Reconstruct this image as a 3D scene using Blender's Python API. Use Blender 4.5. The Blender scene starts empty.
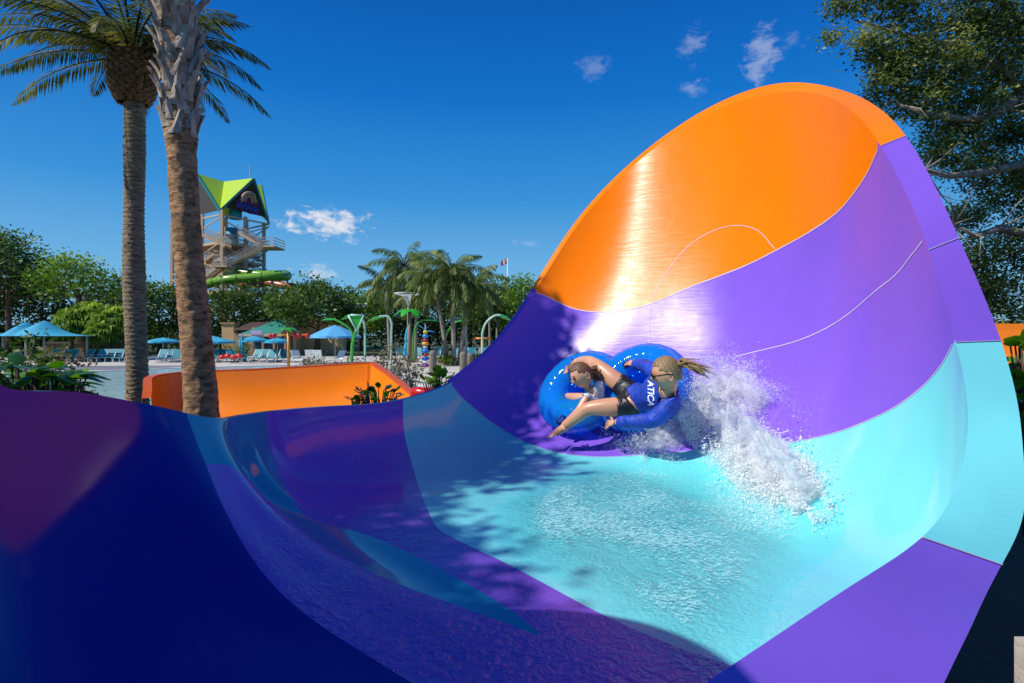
import bpy, bmesh, math, random
import numpy as np
from mathutils import Vector, Matrix, Euler
random.seed(7)
rng = np.random.default_rng(7)
R = math.radians
scene = bpy.context.scene
col = scene.collection
CAMZ = 2.2
F = 570.0
HOR = 335.0

def at(u, v, d):
    """world point seen at pixel (u, v) of the 1024 px wide frame, d metres ahead of the camera"""
    return Vector(((u - 512.0) * d / F, d, CAMZ + (HOR - v) * d / F))

# ------------------------------------------------------------------ object helpers
def tag(o, label=None, cat=None, group=None, kind=None):
    if label: o['label'] = label
    if cat: o['category'] = cat
    if group: o['group'] = group
    if kind: o['kind'] = kind
    return o

def empty(name, loc=(0, 0, 0), rz=0.0):
    o = bpy.data.objects.new(name, None)
    col.objects.link(o)
    o.location = loc
    o.rotation_euler = (0, 0, rz)
    o.empty_display_size = 0.2
    return o

class MB:
    """collects verts and faces of ONE mesh"""
    def __init__(self):
        self.v = []; self.f = []; self.n = 0
    def add(self, verts, faces):
        verts = [tuple(map(float, p)) for p in verts]
        b = len(self.v)
        self.v.extend(verts)
        self.f.extend([tuple(i + b for i in f) for f in faces])
        return self
    def box(self, c, s, rot=None):
        c = Vector(c); hx, hy, hz = s[0] / 2, s[1] / 2, s[2] / 2
        P = [Vector((x, y, z)) for z in (-hz, hz) for (x, y) in ((-hx, -hy), (hx, -hy), (hx, hy), (-hx, hy))]
        if rot is not None:
            M = rot if isinstance(rot, Matrix) else Euler(rot).to_matrix()
            P = [M @ p for p in P]
        return self.add([p + c for p in P], [(0, 3, 2, 1), (4, 5, 6, 7), (0, 1, 5, 4), (1, 2, 6, 5), (2, 3, 7, 6), (3, 0, 4, 7)])
    def bar(self, a, b, w, h=None):
        a = Vector(a); b = Vector(b); d = b - a; L = d.length
        if L < 1e-6: return self
        M = d.to_track_quat('Z', 'Y').to_matrix()
        return self.box((a + b) / 2, (w, h or w, L), M)
    def tube(self, pts, r, n=10, caps=True, closed=False):
        pts = [Vector(p) for p in pts]; m = len(pts)
        rs = r if hasattr(r, '__len__') else [r] * m
        V = []; prev = None
        for i, p in enumerate(pts):
            if closed: t = pts[(i + 1) % m] - pts[i - 1]
            else: t = pts[min(i + 1, m - 1)] - pts[max(i - 1, 0)]
            t.normalize()
            if prev is None:
                ref = Vector((0, 0, 1)) if abs(t.z) < .95 else Vector((1, 0, 0))
                x = t.cross(ref).normalized()
            else:
                x = (prev - t * prev.dot(t)).normalized()
            prev = x; y = t.cross(x)
            for k in range(n):
                a = 2 * math.pi * k / n
                V.append(p + (x * math.cos(a) + y * math.sin(a)) * rs[i])
        Fc = []
        rings = m if closed else m - 1
        for i in range(rings):
            j = (i + 1) % m
            for k in range(n):
                k2 = (k + 1) % n
                Fc.append((i * n + k, i * n + k2, j * n + k2, j * n + k))
        if caps and not closed:
            Fc.append(tuple(range(n - 1, -1, -1))); Fc.append(tuple((m - 1) * n + k for k in range(n)))
        return self.add(V, Fc)
    def lathe(self, prof, c=(0, 0, 0), n=20, M=None):
        V = []; c = Vector(c)
        for (r, z) in prof:
            for k in range(n):
                a = 2 * math.pi * k / n
                p = Vector((r * math.cos(a), r * math.sin(a), z))
                if M is not None: p = M @ p
                V.append(p + c)
        Fc = []
        for i in range(len(prof) - 1):
            for k in range(n):
                k2 = (k + 1) % n
                Fc.append((i * n + k, i * n + k2, (i + 1) * n + k2, (i + 1) * n + k))
        return self.add(V, Fc)
    def build(self, name, mat, parent=None, smooth=False, label=None):
        me = bpy.data.meshes.new(name)
        me.from_pydata(self.v, [], self.f)
        if smooth:
            me.polygons.foreach_set('use_smooth', [True] * len(me.polygons))
        if mat: me.materials.append(mat)
        me.update()
        o = bpy.data.objects.new(name, me)
        col.objects.link(o)
        if parent: o.parent = parent
        if label: o['label'] = label
        return o

def raw_mesh(name, V, Fq, mat, parent=None, smooth=False, attr=None):
    """fast quads mesh from numpy arrays"""
    V = np.asarray(V, dtype=np.float32); Fq = np.asarray(Fq, dtype=np.int32)
    me = bpy.data.meshes.new(name)
    me.vertices.add(len(V)); me.vertices.foreach_set('co', V.ravel())
    k = Fq.shape[1]
    me.loops.add(Fq.size); me.loops.foreach_set('vertex_index', Fq.ravel())
    me.polygons.add(len(Fq))
    me.polygons.foreach_set('loop_start', np.arange(0, Fq.size, k, dtype=np.int32))
    me.polygons.foreach_set('loop_total', np.full(len(Fq), k, dtype=np.int32))
    if smooth: me.polygons.foreach_set('use_smooth', np.ones(len(Fq), dtype=bool))
    if attr is not None:
        a = me.attributes.new('shade', 'FLOAT', 'FACE')
        a.data.foreach_set('value', np.asarray(attr, dtype=np.float32))
    if mat: me.materials.append(mat)
    me.update(calc_edges=True); me.validate()
    o = bpy.data.objects.new(name, me); col.objects.link(o)
    if parent: o.parent = parent
    return o

# ------------------------------------------------------------------ materials
def new_mat(name):
    m = bpy.data.materials.new(name); m.use_nodes = True
    nt = m.node_tree
    b = nt.nodes['Principled BSDF']
    return m, nt, b

def nd(nt, typ, **kw):
    n = nt.nodes.new(typ)
    for k, v in kw.items():
        if k.startswith('_'): setattr(n, k[1:], v)
        else: n.inputs[k].default_value = v
    return n

def c4(c): return (c[0], c[1], c[2], 1.0)

def ramp(nt, stops, interp='LINEAR'):
    n = nt.nodes.new('ShaderNodeValToRGB'); cr = n.color_ramp; cr.interpolation = interp
    while len(cr.elements) < len(stops): cr.elements.new(0.5)
    for e, (p, c) in zip(cr.elements, stops):
        e.position = p; e.color = c4(c) if hasattr(c, '__len__') else (c, c, c, 1)
    return n

def basic(name, color, rough=0.5, metal=0.0, var=0.12, scale=6.0, bump=0.0, coat=0.0, spec=0.5):
    """principled with noise variation of the base colour"""
    m, nt, b = new_mat(name)
    tc = nd(nt, 'ShaderNodeTexCoord')
    no = nd(nt, 'ShaderNodeTexNoise', Scale=scale, Detail=6.0, Roughness=0.6)
    nt.links.new(tc.outputs['Object'], no.inputs['Vector'])
    lo = [max(0, c * (1 - var)) for c in color]; hi = [min(1, c * (1 + var)) for c in color]
    rp = ramp(nt, [(0.3, lo), (0.7, hi)])
    nt.links.new(no.outputs['Fac'], rp.inputs['Fac'])
    nt.links.new(rp.outputs['Color'], b.inputs['Base Color'])
    b.inputs['Roughness'].default_value = rough
    b.inputs['Metallic'].default_value = metal
    b.inputs['Specular IOR Level'].default_value = spec
    b.inputs['Coat Weight'].default_value = coat
    b.inputs['Coat Roughness'].default_value = 0.08
    if bump:
        bp = nd(nt, 'ShaderNodeBump', Strength=bump, Distance=0.02)
        nt.links.new(no.outputs['Fac'], bp.inputs['Height'])
        nt.links.new(bp.outputs['Normal'], b.inputs['Normal'])
    return m
# ------------------------------------------------------------------ water slide bowl
def spline(xs, P, q):
    """natural cubic spline through P (n, k) at parameters xs, evaluated at q"""
    xs = np.asarray(xs, float); P = np.asarray(P, float); n = len(xs)
    h = np.diff(xs)
    A = np.zeros((n, n)); B = np.zeros_like(P)
    A[0, 0] = A[-1, -1] = 1
    for i in range(1, n - 1):
        A[i, i - 1] = h[i - 1]; A[i, i] = 2 * (h[i - 1] + h[i]); A[i, i + 1] = h[i]
        B[i] = 3 * ((P[i + 1] - P[i]) / h[i] - (P[i] - P[i - 1]) / h[i - 1])
    C = np.linalg.solve(A, B)
    i = np.clip(np.searchsorted(xs, q, side='right') - 1, 0, n - 2)
    t = (np.asarray(q) - xs[i])[:, None]; hi = h[i][:, None]
    b = (P[i + 1] - P[i]) / hi - hi * (2 * C[i] + C[i + 1]) / 3
    d = (C[i + 1] - C[i]) / (3 * hi)
    return P[i] + b * t + C[i] * t * t + d * t ** 3

def UVD(u, v, d): return (((u - 512) * d / F), d, (HOR - v) * d / F)

# rim (inner edge, camera-relative), foot of the wall in plan, spine of the floor in plan
FZ = -1.50
SC = 0.66      # the bowl is laid out in units of 0.66 m
ROWS = [
 # rim                      foot x,y        spine x,y     corner push (fraction beyond the rim)
 ((-2.7, -0.2, 2.7),        (-1.2, 0.1),   .3,  -.1),
 ((-2.55, 1.15, 2.4),        (-1.1, .75),   .7,  -.1),
 ((-2.46, 1.9, 1.55),        (-.95, 1.25),   1.1,  -.1),
 ((-2.38, 2.3, .28),        (-.85, 1.6),   1.35,  -.1),
 (UVD(0, 385, 2.6),        (-.75, 1.85),   1.55,  -.1),
 (UVD(60, 391, 2.95),      (-.6, 2.12),   1.85,   -.12),
 (UVD(120, 399, 3.35),     (-.42, 2.4),  2.1,  -.2),
 (UVD(170, 409, 3.75), (-.25, 2.5), 2.2, -.3),
 (UVD(200, 416, 4.05), (-.15, 2.6), 2.4, -.28),
 (UVD(222, 418, 4.35), (.05, 2.86), 2.65, -.15),
 (UVD(236, 416.5, 4.65), (-1.05, 4.15), 3.2, 0.15),
 (UVD(250, 414, 5.0),      (-1.3, 4.6),   3.5,  0.0),
 (UVD(265, 412, 5.4),      (-1.45, 5.0),  3.7,  0.0),
 (UVD(330, 406.5, 6.3),    (-1.1, 5.7),   4.0,  0.0),
 (UVD(400, 400, 7.3),      (-.75, 6.35),   4.2,  0.0),
 (UVD(430, 391.5, 7.7),   (-.5, 6.6),    4.3, 0.0),
 (UVD(450, 383, 8.0),      (-.28, 6.75),  4.4,   0.0),
 (UVD(490, 350, 8.4),     (.12, 6.72),    4.5,   0.0),
 (UVD(535, 291, 8.75),      (.45, 6.58),   4.55, -0.1),
 (UVD(580, 222, 8.95),     (.74, 6.4),     4.55, -0.24),
 (UVD(640, 160, 8.88),      (1.05, 6.2),    4.5, -0.36),
 (UVD(700, 118, 8.28),      (1.32, 5.85),   4.4, -0.27),
 (UVD(760, 96, 7.4),       (1.5, 5.4),   4.25, -0.08),
 (UVD(810, 92.5, 6.5),     (1.64, 4.95),   4.05, 0.04),
 (UVD(850, 109, 5.75),      (1.74, 4.52),   3.85, 0.1),
 (UVD(880, 145, 5.12),      (1.81, 4.15),   3.65,  0.08),
 (UVD(907, 195, 4.68),      (1.86, 3.85),  3.45,   0.05),
 (UVD(929, 250, 4.34),      (1.88, 3.6),   3.25,   0.02),
 (UVD(955, 340, 3.93),      (1.88, 3.37),   3.05, 0.0),
 (UVD(967, 400, 3.62),     (1.84, 3.12),  2.85,  0.0),
 (UVD(961, 470, 3.3),      (1.75, 2.88),  2.6,  0.0),
 (UVD(943, 513, 3.12),     (1.6, 2.7),    2.4,   0.0),
 (UVD(921, 538, 2.97),     (1.45, 2.55),  2.25, 0.0),
 (UVD(860, 580, 2.65),     (1.1, 2.3),    1.95, 0.0),
 (UVD(780, 633, 2.36),     (.75, 2.03),   1.65, 0.0),
 (UVD(705, 683, 2.12),     (.45, 1.75),   1.35, 0.0),
 (UVD(560, 790, 1.78),     (.1, 1.35),    .95,   0.0),
 ((-.2, 1.3, -1.40),       (-.15, .9),    .35,   0.0),
]
rim_c = np.array([r[0] for r in ROWS])
foot_c = np.array([r[1] for r in ROWS]); spine_c = np.array([[r[2]] for r in ROWS]); push_c = np.array([[r[3]] for r in ROWS])
arc = np.concatenate([[0], np.cumsum(np.linalg.norm(np.diff(rim_c, axis=0), axis=1))])
NA, NT0, NT1 = 420, 14, 60
def bowl_curves(q):
    return spline(arc, rim_c, q), spline(arc, foot_c, q), spline(arc, spine_c, q), spline(arc, push_c, q)

def bowl_grid():
    q = np.linspace(arc[0], arc[-1], NA)
    rim, foot, spine, push = bowl_curves(q)
    ts = np.concatenate([np.linspace(0, 1, NT0, endpoint=False), np.linspace(1, 2, NT1)])
    G = np.zeros((NA, len(ts), 3))
    spine = np.minimum(spine, 4.3); spine = np.c_[.05 + .25 * spine, spine]
    foot3 = np.c_[foot, np.full(NA, FZ)]
    spine3 = np.c_[spine, np.full(NA, FZ)]
    corner = rim.copy(); corner[:, :2] += (rim[:, :2] - foot) * push; corner[:, 2] = FZ
    for j, t in enumerate(ts):
        if t <= 1: G[:, j] = spine3 * (1 - t) + foot3 * t
        else:
            s = t - 1
            G[:, j] = foot3 * (1 - s) ** 2 + corner * 2 * s * (1 - s) + rim * s * s
    G *= SC; G[:, :, 2] += CAMZ
    return q, ts, G

OUT_UV = [(447.5, 380.5), (487.5, 347.5), (532, 288), (577.5, 219), (638, 156.5), (699, 113), (760, 87), (815, 84), (868, 101), (905, 135), (932, 180), (959, 238),
    (1000, 338), (1017, 400), (1024, 462), (1022, 520), (1001, 566), (972, 625), (944, 683), (905, 770), (850, 900)]
OUT_C = np.array([UVD(u, v, rim_c[16 + i, 1] + (.07 if i < 9 else -.02)) for i, (u, v) in enumerate(OUT_UV)])
# panel joints, 'ridge' being the edge of a painted reflection: (distance along the rim, height parameter); 'aqua' and 'film' in plan
JOINT = {
  'orange': [(12.37, 1.9875), (13.093, 1.8426), (13.718, 1.7506), (14.504, 1.6853), (15.332, 1.6628), (16.168, 1.6843), (16.84, 1.7129), (17.463, 1.7504), (18.036, 1.7891), (18.578, 1.8355), (19.031, 1.8875), (19.403, 1.9362), (19.714, 1.9882)],
  'wave': [(10.389, 1.9648), (10.701, 1.7173), (11.178, 1.4157), (11.825, 1.2222), (12.911, 1.1355), (14.496, 1.1243), (15.834, 1.172), (16.82, 1.2258), (17.92, 1.2937), (18.628, 1.3491), (19.646, 1.4577), (20.447, 1.5784), (21.06, 1.7078), (21.502, 1.8394), (21.84, 1.9735)],
  'aqua': [(-0.926, 4.844), (-0.9, 4.748), (-0.775, 4.372), (-0.588, 3.641), (-0.451, 3.135), (-0.366, 2.894), (-0.197, 2.674), (-0.009, 2.453), (0.185, 2.196), (0.304, 2.037), (0.48, 1.85), (0.64, 1.72)],
  'rib': [(16.947, 1.5163), (18.089, 1.5842), (19.063, 1.6817), (20.082, 1.8147), (20.623, 1.919), (20.925, 1.9864)],
  'joint': [(15.353, 1.6595), (15.353, 1.5959), (15.437, 1.5057)],
  'arch': [(15.367, 1.6687), (15.577, 1.721), (15.98, 1.7705), (16.542, 1.7937), (17.044, 1.7867), (17.424, 1.7519)],
  'film': [(-0.192, 3.42), (0.352, 4.18), (0.985, 4.386), (1.356, 4.11), (1.713, 3.391), (1.707, 2.879), (1.266, 2.507), (0.74, 1.85), (0.559, 1.791), (0.329, 2.129), (0.123, 2.508), (-0.162, 2.894)],
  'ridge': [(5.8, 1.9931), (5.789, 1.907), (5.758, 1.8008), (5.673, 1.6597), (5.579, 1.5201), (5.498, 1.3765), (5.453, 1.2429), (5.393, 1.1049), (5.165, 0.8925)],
}
# ------------------------------------------------------------------ camera, sun, sky
SUN_AZ = None
sun_dir = Vector((-.64, -.28, .71)).normalized()     # towards the sun
def setup_view():
    cam = bpy.data.cameras.new('camera'); co = bpy.data.objects.new('camera', cam); col.objects.link(co)
    co.location = (0, 0, CAMZ); co.rotation_euler = (R(90), 0, 0)
    cam.sensor_width = 36; cam.lens = 36 * F / 1024
    cam.shift_y = (HOR - 341.5) / 1024 
    cam.clip_start = 0.05; cam.clip_end = 3000
    scene.camera = co
    sd = bpy.data.lights.new('sun', 'SUN'); so = bpy.data.objects.new('sun', sd); col.objects.link(so)
    sd.energy = SUN_E; sd.angle = R(0.5); sd.color = (1.0, .95, .87)
    so.rotation_euler = sun_dir.to_track_quat('Z', 'Y').to_euler()
    so.location = (-8, -4, 14)
    w = bpy.data.worlds.new('World'); scene.world = w; w.use_nodes = True
    nt = w.node_tree; bg = nt.nodes['Background']
    sky = nt.nodes.new('ShaderNodeTexSky'); sky.sky_type = 'NISHITA'; sky.sun_disc = False
    sky.sun_elevation = math.asin(sun_dir.z)
    sky.sun_rotation = math.atan2(sun_dir.x, sun_dir.y)
    sky.ozone_density = 4.0; sky.air_density = 1.0; sky.dust_density = 0.2
    tc = nd(nt, 'ShaderNodeTexCoord'); se = nd(nt, 'ShaderNodeSeparateXYZ')
    nt.links.new(tc.outputs['Generated'], se.inputs[0])
    # deep polarised blue overhead, paler towards the horizon
    g = ramp(nt, [(0.0, (.27, .56, .82)), (.08, (.175, .485, .80)), (.23, (.036, .29, .71)), (.38, (.001, .165, .60)), (.5, (.0, .11, .48)), (1.0, (.0, .07, .36))])
    nt.links.new(se.outputs['Z'], g.inputs['Fac'])
    sc_ = nd(nt, 'ShaderNodeVectorMath', _operation='SCALE'); sc_.inputs['Scale'].default_value = 1 / SKY_E
    nt.links.new(g.outputs['Color'], sc_.inputs[0])
    mx = nd(nt, 'ShaderNodeMix', _data_type='RGBA'); mx.inputs[0].default_value = .94
    nt.links.new(sky.outputs[0], mx.inputs[6]); nt.links.new(sc_.outputs[0], mx.inputs[7])
    # small fair-weather clouds
    cn = nd(nt, 'ShaderNodeTexNoise', Scale=38.0, Detail=9.0, Roughness=.62, Distortion=.35)
    mp = nd(nt, 'ShaderNodeMapping'); mp.inputs['Scale'].default_value = (1, 1, 1.8)
    nt.links.new(tc.outputs['Generated'], mp.inputs['Vector']); nt.links.new(mp.outputs[0], cn.inputs['Vector'])
    tot = None
    for (u, v, rx, rz, dens) in CLOUDS:
        d = Vector(((u - 512) / F, 1, (HOR - v) / F)).normalized()
        sb = nd(nt, 'ShaderNodeVectorMath', _operation='SUBTRACT'); sb.inputs[1].default_value = d
        nt.links.new(tc.outputs['Generated'], sb.inputs[0])
        dv = nd(nt, 'ShaderNodeVectorMath', _operation='DIVIDE'); dv.inputs[1].default_value = (rx, rx * 2, rz)
        nt.links.new(sb.outputs[0], dv.inputs[0])
        ln = nd(nt, 'ShaderNodeVectorMath', _operation='LENGTH'); nt.links.new(dv.outputs[0], ln.inputs[0])
        # noise against distance from the cloud's middle
        m1 = nd(nt, 'ShaderNodeMath', _operation='MULTIPLY_ADD'); m1.inputs[1].default_value = -.34; m1.inputs[2].default_value = 0
        nt.links.new(ln.outputs['Value'], m1.inputs[0])
        ad = nd(nt, 'ShaderNodeMath', _operation='ADD'); nt.links.new(m1.outputs[0], ad.inputs[0]); nt.links.new(cn.outputs['Fac'], ad.inputs[1])
        mr = nd(nt, 'ShaderNodeMapRange', _interpolation_type='SMOOTHSTEP'); mr.inputs['From Min'].default_value = .22; mr.inputs['From Max'].default_value = .50
        mr.inputs['To Min'].default_value = 0; mr.inputs['To Max'].default_value = dens
        nt.links.new(ad.outputs[0], mr.inputs['Value'])
        if tot is None: tot = mr
        else:
            mm = nd(nt, 'ShaderNodeMath', _operation='MAXIMUM'); nt.links.new(tot.outputs[0], mm.inputs[0]); nt.links.new(mr.outputs[0], mm.inputs[1]); tot = mm
    cm = nd(nt, 'ShaderNodeMix', _data_type='RGBA'); cm.inputs[7].default_value = (.78 / SKY_E, .80 / SKY_E, .86 / SKY_E, 1)
    nt.links.new(tot.outputs[0], cm.inputs[0]); nt.links.new(mx.outputs[2], cm.inputs[6])
    nt.links.new(cm.outputs[2], bg.inputs[0]); bg.inputs[1].default_value = SKY_E
    scene.render.engine = 'CYCLES'; scene.cycles.transparent_max_bounces = 40; scene.cycles.max_bounces = 16; scene.cycles.diffuse_bounces = 10
    scene.view_settings.view_transform = 'Standard'; scene.view_settings.look = 'None'
    scene.view_settings.exposure = 0
    return w
SUN_E = 4.9; SKY_E = 0.09
CLOUDS = [(328, 224, .085, .034, .95), (316, 274, .045, .022, .5), (594, 66, .035, .02, .16), (692, 45, .028, .03, .22), (693, 88, .03, .018, .2), (762, 55, .03, .05, .3), (528, 243, .03, .012, .18), (792, 42, .02, .015, .12)]
def catmull(P, n=12):
    P = np.asarray(P, float); out = []
    Q = np.vstack([2 * P[0] - P[1], P, 2 * P[-1] - P[-2]])
    for i in range(1, len(Q) - 2):
        for k in range(n):
            t = k / n
            a, b, c, d = Q[i - 1], Q[i], Q[i + 1], Q[i + 2]
            out.append(.5 * (2 * b + (c - a) * t + (2 * a - 5 * b + 4 * c - d) * t * t + (3 * b - a - 3 * c + d) * t ** 3))
    out.append(P[-1])
    return np.array(out)

def side(pts, line):
    """signed distance of pts (n,2) to an open polyline; positive on its left"""
    best = np.full(len(pts), 1e18); sg = np.zeros(len(pts))
    for i in range(len(line) - 1):
        a = line[i]; d = line[i + 1] - a; L2 = (d ** 2).sum()
        if L2 < 1e-14: continue
        t = np.clip(((pts - a) @ d) / L2, 0, 1)
        r = pts - (a + t[:, None] * d); dist = (r ** 2).sum(1)
        cr = d[0] * r[:, 1] - d[1] * r[:, 0]
        m = dist < best
        best[m] = dist[m]; sg[m] = np.sign(cr[m])
    return np.sqrt(best) * np.where(sg == 0, 1, sg)

AQ, TS, GRID = bowl_grid()
NTT = len(TS)
_da = np.gradient(GRID, axis=0); _dt = np.gradient(GRID, axis=1)
NRM = np.cross(_da, _dt)
NRM[:, :NT0 - 1] = (0, 0, 1)
NRM /= np.linalg.norm(NRM, axis=2)[..., None] + 1e-12

def surf(a, t):
    """point and normal on the bowl at rim distance a, height parameter t"""
    i = np.clip((a - AQ[0]) / (AQ[1] - AQ[0]), 0, NA - 1.001); j = np.interp(t, TS, np.arange(NTT))
    i0 = int(i); j0 = min(int(j), NTT - 2); s = i - i0; r = j - j0
    def mix(Mx): return Mx[i0, j0] * (1 - s) * (1 - r) + Mx[i0 + 1, j0] * s * (1 - r) + Mx[i0, j0 + 1] * (1 - s) * r + Mx[i0 + 1, j0 + 1] * s * r
    n = mix(NRM); return Vector(mix(GRID)), Vector(n / np.linalg.norm(n))

def build_bowl(mats, root):
    AA, TT = np.meshgrid(AQ, TS, indexing='ij')
    at2 = np.c_[AA.ravel(), TT.ravel() * 2.0]
    xy = GRID.reshape(-1, 3)[:, :2]
    P = GRID.reshape(-1, 3); N = NRM.reshape(-1, 3)
    def L(name, ext=True):
        l = catmull(JOINT[name] + ([(arc[28], 2.0)] if name == 'wave' else [])) * np.array([1, 2.0])
        if ext: l = np.vstack([[l[0, 0] - .02, 9], l, [l[-1, 0] + .02, 9]])
        return l
    f_or = side(at2, L('orange'))
    f_wv = side(at2, L('wave'))
    la = catmull(JOINT['aqua']); la = np.vstack([la[0] + (la[0] - la[3]) * 40, la, la[-1] + (la[-1] - la[-4]) * 40])
    f_aq = side(xy, la)
    a8, a9, a12 = arc[8], arc[9], arc[12]
    f_bl = -side(at2, np.vstack([L('ridge', False)[0] + (0, .5), L('ridge', False), L('ridge', False)[-1] + (.3, -5)]))  # purple beyond this edge paints the wave wall's reflection onto the ridge
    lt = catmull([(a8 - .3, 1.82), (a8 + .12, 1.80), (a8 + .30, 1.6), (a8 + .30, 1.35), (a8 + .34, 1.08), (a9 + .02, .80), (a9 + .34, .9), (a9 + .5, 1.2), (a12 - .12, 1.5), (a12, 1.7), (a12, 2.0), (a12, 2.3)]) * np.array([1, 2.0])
    f_tl = side(at2, np.vstack([[-9, 3.64], lt]))  # teal over the ridge also paints in a reflection of the cyan wall
    AT = np.c_[AA.ravel(), TT.ravel()]
    data = [np.c_[P, N, f_or, f_wv, f_aq, f_bl, f_tl]]
    base = data[0]
    extra = []
    def clip(polys, k):
        ins, outs = [], []
        cache = {}
        def val(i): return base[i] if i < len(base) else extra[i - len(base)]
        for poly in polys:
            s = [val(i)[k] for i in poly]
            if min(s) >= 0: ins.append(poly); continue
            if max(s) < 0: outs.append(poly); continue
            A, B = [], []
            m = len(poly)
            for e in range(m):
                i, j = poly[e], poly[(e + 1) % m]; si, sj = s[e], s[(e + 1) % m]
                (A if si >= 0 else B).append(i)
                if (si >= 0) != (sj >= 0):
                    key = (min(i, j), max(i, j))
                    if key not in cache:
                        w = si / (si - sj); x = val(i) * (1 - w) + val(j) * w
                        extra.append(x); cache[key] = len(base) + len(extra) - 1
                    A.append(cache[key]); B.append(cache[key])
            if len(A) > 2: ins.append(A)
            if len(B) > 2: outs.append(B)
        return ins, outs
    idx = np.arange(NA * NTT).reshape(NA, NTT)
    quads = np.stack([idx[:-1, :-1], idx[1:, :-1], idx[1:, 1:], idx[:-1, 1:]], -1).reshape(-1, 4).tolist()
    orange, rest = clip(quads, 6)
    wave, rest = clip(rest, 7)
    aqua, rest = clip(rest, 8)
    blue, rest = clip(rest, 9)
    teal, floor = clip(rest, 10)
    allv = np.vstack([base, np.array(extra)])
    res = {}
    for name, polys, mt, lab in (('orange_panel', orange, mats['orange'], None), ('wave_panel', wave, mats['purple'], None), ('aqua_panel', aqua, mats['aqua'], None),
                            ('blue_panel', blue, mats['blue'], None), ('teal_reflection_panel', teal, mats['teal'], None), ('floor_reflection_panel', floor, mats['floor'], None)):
        used = sorted({i for p in polys for i in p}); mp = {u: n for n, u in enumerate(used)}
        me = bpy.data.meshes.new(name)
        me.from_pydata(allv[used, :3].tolist(), [], [[mp[i] for i in p] for p in polys])
        me.polygons.foreach_set('use_smooth', [True] * len(me.polygons))
        me.materials.append(mt); me.update()
        nn = allv[used, 3:6]; nn = nn / (np.linalg.norm(nn, axis=1)[:, None] + 1e-12)
        me.normals_split_custom_set_from_vertices(nn.tolist())
        o = bpy.data.objects.new(name, me); col.objects.link(o); o.parent = root
        o['label'] = {'orange_panel': 'glossy orange panel at the top of the wave wall', 'wave_panel': 'purple panel across the middle of the wave wall',
                      'aqua_panel': 'pale aqua panel sweeping from rim to floor', 'blue_panel': 'dark blue near side wall', 'teal_reflection_panel': 'narrow teal panel at the folded corner, spread along the ridge as a painted reflection',
                      'floor_reflection_panel': 'purple panel of the run-out floor, carried over the near ridge as a painted reflection'}[name]
        res[name] = o
    return res

def seam_strip(name, pts, mat, parent, w=.009, lift=.003):
    """flat sealing strip lying on the bowl along (a, t) points"""
    V = []; Fc = []
    S = [surf(a, t) for a, t in pts]
    for i, (p, n) in enumerate(S):
        d = (S[min(i + 1, len(S) - 1)][0] - S[max(i - 1, 0)][0]).normalized()
        s = n.cross(d).normalized()
        if n.dot(Vector((0, 0, CAMZ)) - p) < 0: n = -n
        V += [p + s * w / 2 + n * lift, p - s * w / 2 + n * lift]
        if i: b = 2 * i; Fc.append((b - 2, b - 1, b + 1, b))
    return MB().add(V, Fc).build(name, mat, parent, smooth=True)

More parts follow.
